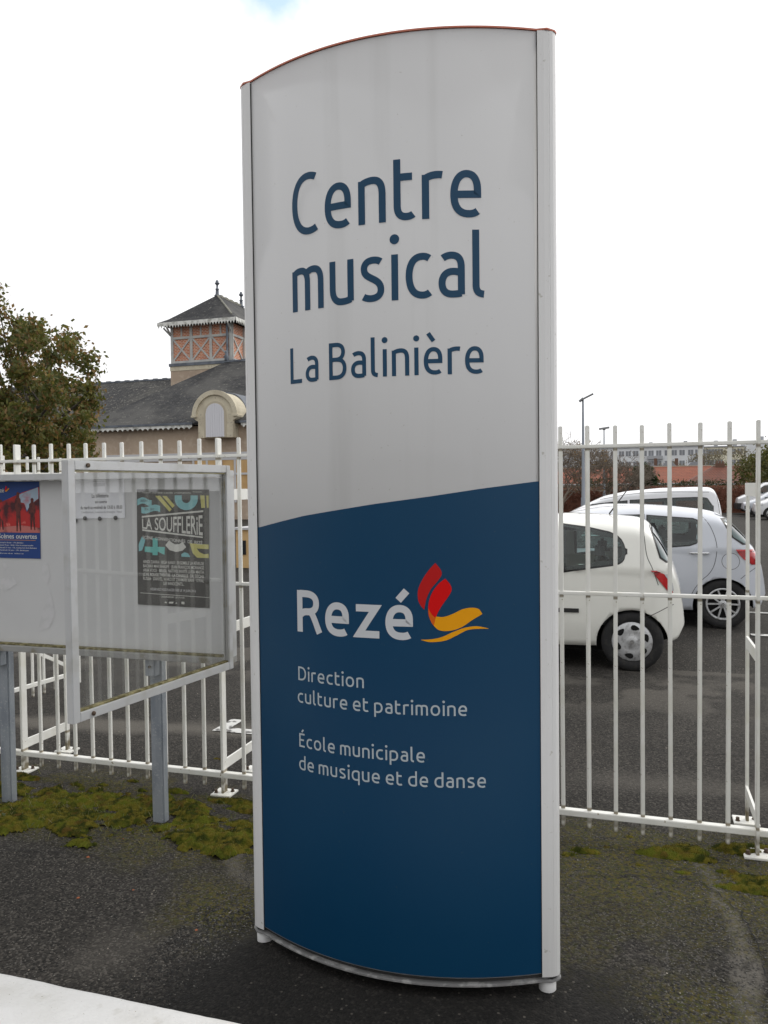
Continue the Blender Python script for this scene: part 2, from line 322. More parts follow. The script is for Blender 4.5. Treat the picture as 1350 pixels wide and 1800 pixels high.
def seg_dist(X,Y,pts):
    d=np.full(X.shape,1e9)
    for (x0,y0),(x1,y1) in zip(pts,pts[1:]):
        dx,dy=x1-x0,y1-y0; t=np.clip(((X-x0)*dx+(Y-y0)*dy)/(dx*dx+dy*dy),0,1)
        d=np.minimum(d,np.hypot(X-x0-t*dx,Y-y0-t*dy))
    return d
sm=lambda a,b,x: np.clip((x-a)/(b-a),0,1)**2*(3-2*np.clip((x-a)/(b-a),0,1))
CRACK=[(.28,3.95),(.33,3.75),(.38,3.44),(.40,3.2),(.37,2.94),(.36,2.5)]
def wear_shade_masks(X,Y):
    n=fbm(X*2.2+9,Y*2.2,5,3); n2=fbm(X*7,Y*7,4,8)
    # pale worn strips: joint right of the sign, tyre tracks in the car park
    a=.8*sm(.055,.012,seg_dist(X,Y,CRACK)+(n2-.5)*.09)*sm(.3,.55,fbm(X*38,Y*38,3,15)+.1)
    a=np.maximum(a,.75*sm(.22,.03,np.abs(Y-(5.15+.12*(X+3)))+(n-.5)*.3)*sm(-1.6,-2.0,X))
    a=np.maximum(a,.5*sm(.07,.02,seg_dist(X,Y,[(-1.9,3.45),(-1.75,3.25),(-1.5,3.1)])+(n2-.5)*.08))
    a=np.maximum(a,.25*sm(.25,.0,np.hypot(X+1.9,Y-2.55)+(n2-.5)*.25))
    a=np.maximum(a,.35*sm(.25,.0,np.abs(Y-4.9)+(n-.5)*.4)*sm(-.6,0,X))
    a=np.maximum(a,.5*sm(.5,.62,n)*sm(6,7,Y))
    # thin moss film among the gravel
    mo=sm(.30,.50,n2+.30*sm(.9,.2,np.abs(Y-3.7))-.12)*sm(-.45,-.25,X)*sm(2.7,2.95,Y)*sm(4.5,4.1,Y)*(.50+.50*sm(3.3,3.7,Y+(n-.5)*.4))
    mo=np.maximum(mo,.9*sm(.42,.1,np.hypot((X+1.62),(Y-3.0)*1.1)+(n2-.5)*.35))
    mo=np.maximum(mo,.8*sm(.35,.1,np.hypot((X-.2)*.8,(Y-2.82)*1.6)+(n2-.5)*.3))
    mo=np.maximum(mo,.95*sm(.38,.58,n2+.25*(n-.5))*sm(3.12,3.45,Y+(n-.5)*.3)*sm(4.4,3.95,Y)*sm(-1.2,-1.4,X))
    # fresh tarmac plus painted occlusion round the sign foot, fainter dark patch further left
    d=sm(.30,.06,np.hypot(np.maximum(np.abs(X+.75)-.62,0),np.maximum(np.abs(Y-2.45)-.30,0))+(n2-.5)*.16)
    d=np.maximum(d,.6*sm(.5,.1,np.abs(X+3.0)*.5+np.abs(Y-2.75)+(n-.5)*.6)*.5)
    return a,mo,d
def near_ground():
    xs=np.arange(-7,4.001,.02); ys=np.arange(1.3,8.001,.02); X,Y=np.meshgrid(xs,ys)
    a,mo,d=wear_shade_masks(X,Y)
    Z=.004+.0025*fbm(X*30,Y*30,3,5)+.006*fbm(X*3,Y*3,3,6)-.003+.012*sm(.15,.0,np.hypot(np.maximum(np.abs(X+.75)-.6,0),np.maximum(np.abs(Y-2.55)-.3,0)))+.006*a*0
    Z=np.maximum(Z,.003)
    e=np.minimum(np.minimum(X+7,4-X),np.minimum(Y-1.3,8-Y)); Z=Z*np.clip(e/.1,.02,1)+.001
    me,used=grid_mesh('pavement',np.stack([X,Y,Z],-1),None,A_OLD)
    ca=me.color_attributes.new('wear_shade','FLOAT_COLOR','POINT')
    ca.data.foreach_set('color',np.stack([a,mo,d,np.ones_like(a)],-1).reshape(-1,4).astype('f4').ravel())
    tag(link('pavement',me),kind='structure')
near_ground()

# painted bay marks on the car park
paint=mat('worn_road_paint',(.62,.62,.60),.7,noise=(14,(.12,.115,.11),.5,.58,10))
def mark(pts,label):
    b=MB(); b.add([(x,y,.012) for x,y in pts],[tuple(range(len(pts)))]); o=b.build('bay_marking',paint,fixn=False); tag(o,label,'road marking',kind='structure'); del o['label']; del o['category']
mark([(-2.94,5.12),(-2.55,5.12),(-2.55,5.22),(-2.84,5.22),(-2.84,5.42),(-2.94,5.42)],'x')
for (x0,y0,x1,y1) in ((1.30,10.0,1.95,10.12),(1.3,11.75,2.2,11.86),(.8,32.4,1.6,33.2),(.3,34.9,1.3,35.4),(1.45,32,1.9,32.4)): mark([(x0,y0),(x1,y0),(x1,y1),(x0,y1)],'x')

# fissures in the tarmac
crackm=mat('crack_black',(.006,.006,.006),.95)
for sd,pts,wd in ((1,[(-2.75,1.72),(-2.3,1.95),(-1.9,2.0),(-1.55,2.2),(-1.3,2.18)],.007),(2,[(-1.75,3.35),(-1.62,3.1),(-1.7,2.85),(-1.45,2.7)],.005),(3,[(.05,3.78),(.30,3.72),(.42,3.5),(.46,3.1),(.42,2.7)],.006),(4,[(-.3,3.62),(.0,3.70),(.25,3.74)],.005),(5,[(-3.6,3.25),(-3.0,3.1),(-2.6,3.2),(-2.2,3.12)],.004),(6,[(-.4,5.6),(.4,5.5),(1.0,5.65),(2.2,5.5)],.007)):
    rs=random.Random(sd); P_=[]
    for (x0,y0),(x1,y1) in zip(pts,pts[1:]):
        for k in range(14): f=k/14; P_.append((x0+(x1-x0)*f+.035*mnoise.noise(Vector((x0*3+f*4,sd,0)))+rs.gauss(0,.004),y0+(y1-y0)*f+.035*mnoise.noise(Vector((f*4+x0,sd,7)))+rs.gauss(0,.004)))
    b=MB(); vs=[]
    for k,(x,y) in enumerate(P_):
        x2,y2=P_[min(k+1,len(P_)-1)]; x1,y1=P_[max(k-1,0)]; d=Vector((x2-x1,y2-y1,0)).normalized(); h=wd*.5*rs.uniform(.3,1.3)*math.sin(math.pi*(k+.5)/len(P_))**.5
        vs+=[(x-d.y*h,y+d.x*h,.0125),(x+d.y*h,y-d.x*h,.0125)]
    b.add(vs,[(2*i,2*i+1,2*i+3,2*i+2) for i in range(len(P_)-1)]); tag(b.build('crack',crackm,fixn=False),kind='structure')
# moss
def moss():
    mm=bpy.data.materials.new('moss'); mm.use_nodes=True; t=mm.node_tree; p=t.nodes['Principled BSDF']; p.inputs['Roughness'].default_value=.95; p.inputs['Specular IOR Level'].default_value=.1
    tcn=t.nodes.new('ShaderNodeTexCoord'); prev=None
    cols=[(.090,.102,.011),(.027,.034,.005),(.115,.098,.014),(.090,.058,.014)]
    for i,(s,a,b) in enumerate(((9,.40,.56),(24,.44,.60),(13,.58,.70))):
        n=t.nodes.new('ShaderNodeTexNoise'); n.inputs['Scale'].default_value=s; n.inputs['Detail'].default_value=5; mp=t.nodes.new('ShaderNodeMapping'); mp.inputs['Location'].default_value=(i*7,0,0)
        t.links.new(tcn.outputs['Object'],mp.inputs[0]); t.links.new(mp.outputs[0],n.inputs['Vector'])
        r=t.nodes.new('ShaderNodeMapRange'); r.inputs['From Min'].default_value=a; r.inputs['From Max'].default_value=b; t.links.new(n.outputs['Fac'],r.inputs['Value'])
        x=t.nodes.new('ShaderNodeMix'); x.data_type='RGBA'; t.links.new(r.outputs[0],x.inputs[0])
        if prev: t.links.new(prev,x.inputs[6])
        else: x.inputs[6].default_value=(*cols[0],1)
        x.inputs[7].default_value=(*cols[i+1],1); prev=x.outputs[2]
    t.links.new(prev,p.inputs['Base Color'])
    n=t.nodes.new('ShaderNodeTexNoise'); n.inputs['Scale'].default_value=160; n.inputs['Detail'].default_value=3; t.links.new(tcn.outputs['Object'],n.inputs['Vector'])
    b=t.nodes.new('ShaderNodeBump'); b.inputs['Strength'].default_value=.9; b.inputs['Distance'].default_value=.006; t.links.new(n.outputs['Fac'],b.inputs['Height']); t.links.new(b.outputs[0],p.inputs['Normal'])
    xs=np.arange(-5.0,1.6,.007); ys=np.arange(3.2,4.75,.007); X,Y=np.meshgrid(xs,ys)
    n1=fbm(X*3.4,Y*4.6,5,21); n2=fbm(X*11,Y*15,4,22); n3=fbm(X*45,Y*45,3,23)
    left=sm(3.28,3.5,Y+(n1-.5)*.5+.0*X)*sm(4.02,3.82,Y+(n1-.5)*.25)*sm(-1.72,-1.9,X)
    left=left*(1-.85*sm(-2.28,-2.12,X)*sm(-1.6,-1.8,X)*sm(3.72,3.8,Y))
    f=left*(.20+1.15*n1)+1.15*(n2-.5)+.30*(n3-.5)-.50
    spots=0
    for (cx,cy,rx,ry,h) in ((.235,4.03,.10,.06,1),(.13,3.96,.13,.05,.9),(.27,3.96,.10,.045,.8),(.47,4.1,.13,.05,.8),(.60,4.16,.2,.05,.7),(.75,3.80,.34,.09,.95),(.55,3.72,.26,.05,.7),(.62,3.5,.10,.10,.4),(.1,3.82,.25,.04,.35),(.40,3.86,.07,.035,.5),(.22,3.80,.07,.035,.5),(-.22,3.9,.1,.04,.6),(-.29,3.84,.08,.04,.4),(-.02,4.12,.06,.03,.4),(-.12,3.97,.05,.03,.35),(-.13,4.1,.08,.03,.3),(-.05,3.78,.28,.05,.18),
        (-3.6,3.97,.14,.05,.8),(-2.62,4.35,.08,.03,.5),(-2.55,4.02,.12,.04,.6),(-2.9,4.1,.06,.03,.5),(-3.05,4.0,.06,.03,.5),(-2.15,3.98,.2,.06,.7),(-2.0,3.9,.2,.06,.6),(-2.6,4.6,.1,.04,.4),(-4.9,5.9,.3,.1,.3),(-3.2,3.96,.06,.03,.5),(-2.75,3.98,.05,.025,.5),(-2.0,4.15,.15,.04,.5),(-1.8,3.45,.18,.05,.5),(-2.35,4.12,.10,.05,.3)):
        spots=np.maximum(spots,h*np.exp(-((X-cx)/rx)**2-((Y-cy)/ry)**2))
    f=np.maximum(f,spots*(.7+.6*n2)-.30+.2*(n3-.5))
    pole=np.minimum(np.hypot(X+2.408,Y-3.64),np.hypot(X+3.4,Y-3.64)); f=np.where(pole<.075,-.1,f)
    H=.004+.036*np.clip(f,0,.7)**.8*(.35+1.3*n2)+.008*n3*np.clip(f*4,0,1)
    Z=np.where(f>0,H,-.002)+.0
    keep=(f[:-1,:-1]>-.02)&(f[1:,1:]>-.02)&(f[:-1,1:]>-.02)&(f[1:,:-1]>-.02)
    me,_=grid_mesh('moss',np.stack([X,Y,Z],-1),keep,mm)
    o=tag(link('moss',me),'cushions of green and ochre moss along the foot of the white railing','moss',kind='stuff')
    # shoots standing out of the cushions
    rs=np.random.RandomState(4); iy,ix=np.where(f>.02); k=rs.choice(len(iy),min(60000,len(iy)),replace=False)
    P=np.stack([X[iy[k],ix[k]],Y[iy[k],ix[k]],H[iy[k],ix[k]]-.001],-1)+np.c_[rs.uniform(-.004,.004,(len(k),2)),np.zeros(len(k))]
    an=rs.uniform(0,6.28,len(k)); L=rs.uniform(.004,.011,len(k)); wd=.0014
    A=P+np.stack([np.cos(an)*wd,np.sin(an)*wd,0*an],-1); B=P-np.stack([np.cos(an)*wd,np.sin(an)*wd,0*an],-1)
    T=P+np.stack([rs.uniform(-.004,.004,len(k)),rs.uniform(-.004,.004,len(k)),L],-1)
    V=np.stack([A,B,T],1).reshape(-1,3); me=bpy.data.meshes.new('moss_shoots'); me.vertices.add(len(V)); me.vertices.foreach_set('co',V.astype('f4').ravel())
    n=len(k); me.loops.add(3*n); me.loops.foreach_set('vertex_index',np.arange(3*n,dtype='i4')); me.polygons.add(n); me.polygons.foreach_set('loop_start',np.arange(0,3*n,3,dtype='i4')); me.materials.append(mm); me.update(calc_edges=True)
    s=link('moss_shoots',me,o); s['kind']='stuff'
moss()
# loose grit on the pavement
def grit(name,label,n,colmat,area,smin,smax,dens=None,seed=1):
    rs=random.Random(seed); b=MB(); k=0
    while k<n:
        x=rs.uniform(*area[0]); y=rs.uniform(*area[1])
        if dens and rs.random()>dens(x,y): continue
        s=rs.uniform(smin,smax); a=rs.uniform(0,6.28); c,si=math.cos(a),math.sin(a); z=.006
        vs=[]
        for dx,dy,dz in ((1,0,.1),(-.2,.8,.1),(-.9,-.1,.1),(.1,-.8,.1),(.15,.1,1.0),(0,0,-.5)):
            dx*=rs.uniform(.7,1.2);dy*=rs.uniform(.7,1.2); vs.append((x+(dx*c-dy*si)*s,y+(dx*si+dy*c)*s,z+dz*s*.6))
        b.add(vs,[(0,1,4),(1,2,4),(2,3,4),(3,0,4),(1,0,5),(2,1,5),(3,2,5),(0,3,5)]); k+=1
    tag(b.build(name,colmat,fixn=False),label,'grit',kind='stuff')
gm=mat('grit_grey',(.06,.057,.052),.8,noise=(120,(.17,.16,.14),.5,.6)); gl=mat('grit_pale',(.40,.36,.30),.8,noise=(200,(.2,.17,.14),.4,.6))
def dn(x,y):
    d=.25
    if x>-.3: d=.75
    if -1.75<x<-1.2 and 2.6<y<3.6: d=.9
    if min(abs(x-.38),9)<.08: d=1
    return d
grit('loose_grit','fine grey grit lying over the tarmac in front of the railing',26000,gm,((-3.6,1.0),(1.95,4.4)),.0022,.0062,dn,1)
grit('pale_grit','scattered pale stone chips on the dark pavement and car park',900,gl,((-4.5,1.8),(2.0,7.5)),.002,.006,None,2)
tg=mat('tar_grit_dark',(.014,.0137,.0132),.85,noise=(140,(.06,.057,.053),.55,.66)); grit('tar_grit','coarse black grit on the fresh tarmac around the foot of the totem sign',9000,tg,((-1.75,.15),(1.95,2.95)),.003,.0075,None,21)
scrap=mat('white_scraps',(.6,.62,.63),.7); grit('paper_scraps','small white scraps on the dark tarmac under the totem sign',26,scrap,((-1.4,-.2),(2.3,2.75)),.004,.010,None,9)
leafm=mat('fallen_leaf_orange',(.32,.10,.04),.8); grit('leaf_litter','orange leaf scraps lying in the moss and under the sign',14,leafm,((-2.6,-.4),(2.5,3.6)),.006,.011,None,12)

def grass():
    rs=random.Random(8); b=MB()
    for k in range(520):
        x=rs.uniform(-4.4,-1.75); y=rs.uniform(3.35,4.05)
        if rs.random()<.5: x=rs.gauss(-3.05,.35); y=rs.gauss(3.55,.1)
        a=rs.uniform(0,6.28); L=rs.uniform(.012,.045); w_=.0012; c_,s_=math.cos(a),math.sin(a); ln=rs.uniform(.2,.8)
        b.add([(x-s_*w_,y+c_*w_,.008),(x+s_*w_,y-c_*w_,.008),(x+c_*L*ln*.5,y+s_*L*ln*.5,.01+L*.6),(x+c_*L*ln,y+s_*L*ln,.01+L*.8)],[(0,1,2),(0,2,3)])
    tag(b.build('grass_blades',mat('thin_grass',(.14,.17,.06),.7,noise=(5,(.26,.22,.10),.45,.6)),fixn=False),'thin short grass blades sprouting from the moss under the notice board','grass',kind='stuff')
grass()
# weed at the foot of the left board post
def weed(loc,label):
    rs=random.Random(3); t=empty('weed',loc,0,label,'plant'); lm=mat('weed_leaf',(.09,.13,.07),.7,noise=(30,(.16,.20,.12),.4,.6)); bm_=mat('weed_dry',(.20,.13,.05),.8)
    for k in range(26):
        a=rs.uniform(0,6.28); L=rs.uniform(.03,.08); h=rs.uniform(.01,.06); wv=rs.uniform(.006,.012); d=Vector((math.cos(a),math.sin(a),0)); s=Vector((-d.y,d.x,0))
        p=[Vector((0,0,.004)),d*L*.5+Vector((0,0,h)),d*L+Vector((0,0,h*.7))]
        b=MB(); b.add([p[0]+s*.002,p[0]-s*.002,p[1]-s*wv,p[1]+s*wv,p[2]],[(0,1,2,3),(3,2,4)]); b.build('leaf',lm if k%5 else bm_,t,fixn=False)
weed((-3.29,3.42,.004),'low rosette weed at the foot of the left galvanised post')

# ------------------------------------------------------------------ low wall in front
t=empty('low_wall',(0,0,0),0,'low white rendered wall with a broad flat top in the bottom left corner','wall')
b=MB(); b.box((-5,1.26,0),(1.2,1.655,.44)); b.build('wall_body',M_['wall_white'],t)
b=MB(); rs=random.Random(6); n=260; vs=[]
for k in range(n+1):
    x=-5.02+6.24*k/n; d=.0022*(mnoise.noise(Vector((x*9,0,0)))+.6*mnoise.noise(Vector((x*31,2,0)))); dz=.0015*mnoise.noise(Vector((x*5,5,0)))
    prof=[(1.24,.4405),(1.24,.499),(1.30,.5015+dz),(1.60,.5015+dz),(1.658+d,.500+dz),(1.668+d,.496+dz),(1.672+d,.487),(1.671+d*.6,.4405)]
    vs+=[(x,y,z) for y,z in prof]
m=8; fs=[(k*m+j,k*m+(j+1)%m,(k+1)*m+(j+1)%m,(k+1)*m+j) for k in range(n) for j in range(m)]+[tuple(range(m)),tuple(reversed(range(n*m,n*m+m)))]
b.add(vs,fs); b.build('coping',M_['wall_white'],t)

# ------------------------------------------------------------------ totem sign
UC,VC,HWD=-.83,2.77,.525
arcy=lambda x: -(.04+.14*(1-(x/HWD)**2))
_x=np.linspace(-HWD,HWD,1501); _y=arcy(_x); _s=np.concatenate([[0],np.cumsum(np.hypot(np.diff(_x),np.diff(_y)))]); _s-=_s[750]
def on_panel(s,z,off):
    x=float(np.interp(s,_s,_x)); dy=2*.14*x/HWD**2; n=Vector((dy,-1,0)).normalized()
    return Vector((x,arcy(x),z))+n*off
sign=empty('totem_sign',(UC,VC,0),0,'tall curved white and dark blue totem sign reading Centre musical La Balinière','sign')
N=72; SM=float(_s[-1])-.0008; ss=np.linspace(-SM,SM,N+1)
PBOT,PTOP=.088,3.28
def panel(side,name,matl):
    b=MB(); vs=[]
    for s in ss:
        for z in (PBOT,PTOP):
            for o in (0,-.004):
                p=on_panel(s,z,o); vs.append((p.x,p.y*side,p.z))
    fs=[]
    for i in range(N):
        a=i*4; c=a+4
        fs+=[(a,c,c+2,a+2),(a+1,a+3,c+3,c+1),(a,a+1,c+1,c),(a+2,c+2,c+3,a+3)]
    fs+=[(0,2,3,1),(4*N,4*N+1,4*N+3,4*N+2)]
    b.add(vs,fs,0,True)
    o=b.build(name,matl,sign); return o
panel(1,'front_panel',M_['sign_white']); panel(-1,'back_panel',M_['sign_white'])
b=MB()   # dark core showing in the joints
for s in (-1,1): b.box((s*.5262-.0012,-.0425,.08),(s*.5262+.0012,.0425,3.276))
b.build('joint_seal',M_['seam'],sign)
# blue film with its arched upper edge
def ztop(s): 
    return float(np.interp(s,[-.541,-.3,-.016,.176,.346,.541],[1.625,1.672,1.714,1.738,1.762,1.785]))
b=MB(); vs=[]
for i,s in enumerate(np.linspace(-SM,SM,N+1)):
    vs+= [on_panel(s,PBOT+.003,.0012),on_panel(s,ztop(s),.0012)]
b.add(vs,[(2*i,2*i+2,2*i+3,2*i+1) for i in range(N)],0,True); b.build('blue_film',M_['sign_blue'],sign,fixn=False)
# aluminium end profiles
for s in (-1,1):
    sec=[(.5275,-.0445),(.548,-.038),(.563,-.031),(.5645,-.0285),(.566,-.029),(.576,-.021),(.582,-.010),(.584,0),(.582,.010),(.576,.021),(.566,.029),(.563,.031),(.548,.038),(.5275,.0445)]
    b=MB(); b.prism([(s*x,y) for x,y in sec],.078,3.281,plane='xy'); b.build('end_profile',M_['alu'],sign)
# top cap and base plate follow the lens plan
def lens(z0,z1,grow,name,m,endx=.587):
    pts=[]
    for x in np.linspace(-HWD,HWD,49): pts.append((x,arcy(x)-grow))
    front=pts; noser=[(.560,-.036-grow*.5),(endx-.004,-.014),(endx,0),(endx-.004,.014),(.560,.036+grow*.5)]
    poly=front+noser+[(x,-y) for x,y in reversed(front)]+[(-x,y) for x,y in reversed(noser)]
    b=MB(); b.prism(poly,z0,z1,plane='xy'); return b.build(name,m,sign)
lens(3.2825,3.288,.003,'top_cap',M_['cap_red'])
lens(.060,.066,.005,'base_plate',M_['base_plate'])
lens(.0665,.0775,-.018,'base_recess',M_['seam'],.575)
for x in (-.545,.540):
    b=MB(); b.lathe([(.0,.0),(.028,.0),(.030,.004),(.030,.0575),(.0,.0575)],20,c=(x,.0,.001)); b.build('foot',M_['alu'],sign)

# --- lettering: stroke letters with square-cut ends
GL={
'C':(78,["M71,125 C63,129 56,130 50,130 C22,130 8,104 8,69 C8,34 22,8 50,8 C58,8 66,10 73,14"]),
'e':(69,["M8,49 L61,49 L61,58 C61,80 52,92 36,92 C18,92 8,73 8,49 C8,22 19,8 42,8 C50,8 56,10 61,13.5"]),
'n':(66,["M8,0 L8,93","M10,86.5 C19,91 28,92 35,92 C51,92 58,82 58,62 L58,0"]),
't':(46,["M8,130 L8,32 C8,15 16,8 29,8 C36,8 41,9.5 45,12.5","M8.5,92 L43,92"]),
'r':(45,["M8,0 L8,93","M10,86 C17,90.5 27,92 36,92 C40,92 43,91.5 46,91"]),
'm':(98,["M8,0 L8,93","M10,87 C15,91 22,92 28,92 C42,92 49,83 49,64 L49,0","M47,85 C53,90 60,92 68,92 C83,92 90,83 90,64 L90,0"]),
'u':(66,["M8,100 L8,38 C8,18 17,8 33,8 C42,8 50,9 59,12","M58,100 L58,8"]),
's':(60,["M52,87 C46,91 40,92 33,92 C18,92 9,85 9,74 C9,61 19,57 31,51 C44,44.5 52,39 52,26 C52,14 42,8 27,8 C19,8 12,10 7,13"]),
'i':(16,["M8,0 L8,100","D8,133"]),
'c':(60,["M57,87 C51,91 46,92 40,92 C18,92 8,74 8,50 C8,26 18,8 40,8 C48,8 53,10 58,13.5"]),
'a':(62,["M10,86 C16,90 24,92 30,92 C47,92 54,83 54,66 L54,7","M53,54 C46,56 40,57 34,57 C17,57 8,46 8,32 C8,16 17,8 33,8 C42,8 48,8.5 54,10"]),
'l':(28,["M8,146 L8,27 C8,13 14,8 27,7"]),
'L':(60,["M8,138 L8,8 L60,8"]),
'B':(76,["M8,0 L8,138","M8,130 L30,130 C51,130 62,121 62,103 C62,86 52,75 34,75 L9,75","M33,75 C57,75 68,62 68,42 C68,18 54,8 31,8 L9,8"]),
'è':(69,["M8,49 L61,49 L61,58 C61,80 52,92 36,92 C18,92 8,73 8,49 C8,22 19,8 42,8 C50,8 56,10 61,13.5","M17,150 L37,121"]),
'D':(86,["M8,0 L8,138","M8,130 L28,130 C62,130 78,106 78,69 C78,32 62,8 28,8 L9,8"]),
'o':(76,["M38,92 C18,92 8,74 8,50 C8,26 18,8 38,8 C58,8 68,26 68,50 C68,74 58,92 38,92 Z"]),
'p':(72,["M8,-40 L8,93","M10,87 C16,91 24,92 32,92 C54,92 64,76 64,50 C64,24 52,8 30,8 C21,8 14,9.5 9,12"]),
'É':(62,["M60,8 L8,8 L8,130 L60,130","M9,72 L53,72","M30,152 L48,178"]),
'd':(72,["M64,146 L64,8","M64,89 C56,91.5 50,92 42,92 C18,92 8,76 8,50 C8,24 20,8 42,8 C50,8 57,9 64,11"]),
'q':(72,["M64,-40 L64,91","M65,88 C56,91 48,92 42,92 C18,92 8,76 8,50 C8,24 18,8 38,8 C48,8 56,10 63,13"]),
'R':(80,["M10,0 L10,133","M10,123 L32,123 C56,123 66,112 66,94 C66,76 56,66 36,66 C26,66 20,63 14,56","M46,66 C58,56 62,36 76,1"]),
'z':(72,["M6,90 L60,90 L14,10 L70,10"]),
'é':(69,["M8,49 L61,49 L61,58 C61,80 52,92 36,92 C18,92 8,73 8,49 C8,22 19,8 42,8 C50,8 56,10 61,13.5","M33,117 L55,146"]),
}
def parse(d):
    tk=d.replace('M','M ').replace('L','L ').replace('C','C ').replace('Z','Z ').replace('D','D ').split(); pts=[]; i=0; cmd=None; closed=False; dot=None
    P=lambda s:np.array([float(v) for v in s.split(',')])
    while i<len(tk):
        if tk[i] in 'MLCZD': cmd=tk[i]; i+=1
        if cmd=='Z': closed=True; break
        if cmd=='D': dot=P(tk[i]); break
        if cmd=='M': pts.append(P(tk[i])); i+=1
        elif cmd=='L':
            a,b=pts[-1],P(tk[i]); i+=1
            for k in range(1,6): pts.append(a+(b-a)*k/5)
        elif cmd=='C':
            a,b,c,e=pts[-1],P(tk[i]),P(tk[i+1]),P(tk[i+2]); i+=3
            for k in range(1,13):
                q=k/12; pts.append(a*(1-q)**3+3*b*q*(1-q)**2+3*c*q*q*(1-q)+e*q**3)
    return pts,closed,dot
def letters(text,s0,s1,base,xh,hw,m,name='lettering',label=None,gap=19,off=.0007,space=30):
    W=0; pos=[]; wd_=0
    for ch in text:
        if ch==' ': W+=space; wd_+=1; continue
        pos.append((ch,W,wd_)); W+=GL[ch][0]+gap
    W-=gap
    kx=(s1-s0-2*hw)/(W-16); ky=(xh-2*hw)/84
    bs=[MB() for _ in range(wd_+1)]
    X=lambda x:s0+hw+(x-8)*kx; Z=lambda y:base+hw+(y-8)*ky
    for ch,x0,wi in pos:
        b=bs[wi]
        for j,d in enumerate(GL[ch][1]):
            pts,closed,dot=parse(d); o=off+.00012*j
            if dot is not None:
                cx,cz=X(x0+dot[0]),Z(dot[1]); R=hw*1.42; n=20
                b.add([on_panel(cx,cz,o)]+[on_panel(cx+R*math.cos(6.2832*k/n),cz+R*math.sin(6.2832*k/n),o) for k in range(n)],[(0,k+1,(k+1)%n+1) for k in range(n)]); continue
            q=[np.array([X(x0+p[0]),Z(p[1])]) for p in pts]
            if closed: q=q[:-1] if np.allclose(q[0],q[-1]) else q
            n=len(q); L=[];Rr=[]
            for k in range(n):
                if closed: a,c=q[k-1],q[(k+1)%n]
                else: a=q[max(k-1,0)]; c=q[min(k+1,n-1)]
                d1=(q[k]-a); d2=(c-q[k])
                if not np.any(d1): d1=d2
                if not np.any(d2): d2=d1
                d1=d1/np.linalg.norm(d1); d2=d2/np.linalg.norm(d2)
                t_=d1+d2; t_=t_/max(np.linalg.norm(t_),1e-6); nn=np.array([-t_[1],t_[0]]); mlt=1/max(.38,abs(nn@np.array([-d1[1],d1[0]])))
                L.append(q[k]+nn*hw*mlt); Rr.append(q[k]-nn*hw*mlt)
            vs=[on_panel(*p,o) for p in L]+[on_panel(*p,o) for p in Rr]
            b.add(vs,[(k,n+k,n+(k+1)%n,(k+1)%n) for k in range(n if closed else n-1)])
    for b,wt in zip(bs,text.split(' ')):
        ob=b.build(name,m,sign,fixn=False); ob['label']=label.split(' ')[0]+' lettering '+wt
letters('Centre',-.334,.357,2.663,.156,.0122,M_['letter_blue'],label='blue')
letters('musical',-.338,.366,2.400,.152,.0117,M_['letter_blue'],label='blue')
letters('La Balinière',-.354,.361,2.146,.092,.0072,M_['letter_blue'],label='blue')
letters('Rezé',-.340,.115,1.250,.120,.0125,M_['letter_white'],label='white',gap=16,off=.0019)
letters('Direction',-.337,-.062,1.076,.0365,.0031,M_['letter_grey'],label='pale',off=.0019)
letters('culture et patrimoine',-.341,.295,.994,.0365,.0031,M_['letter_grey'],label='pale',off=.0019)
letters('École municipale',-.337,.151,.832,.0365,.0031,M_['letter_grey'],label='pale',off=.0019)
letters('de musique et de danse',-.339,.357,.748,.0365,.0031,M_['letter_grey'],label='pale',off=.0019)
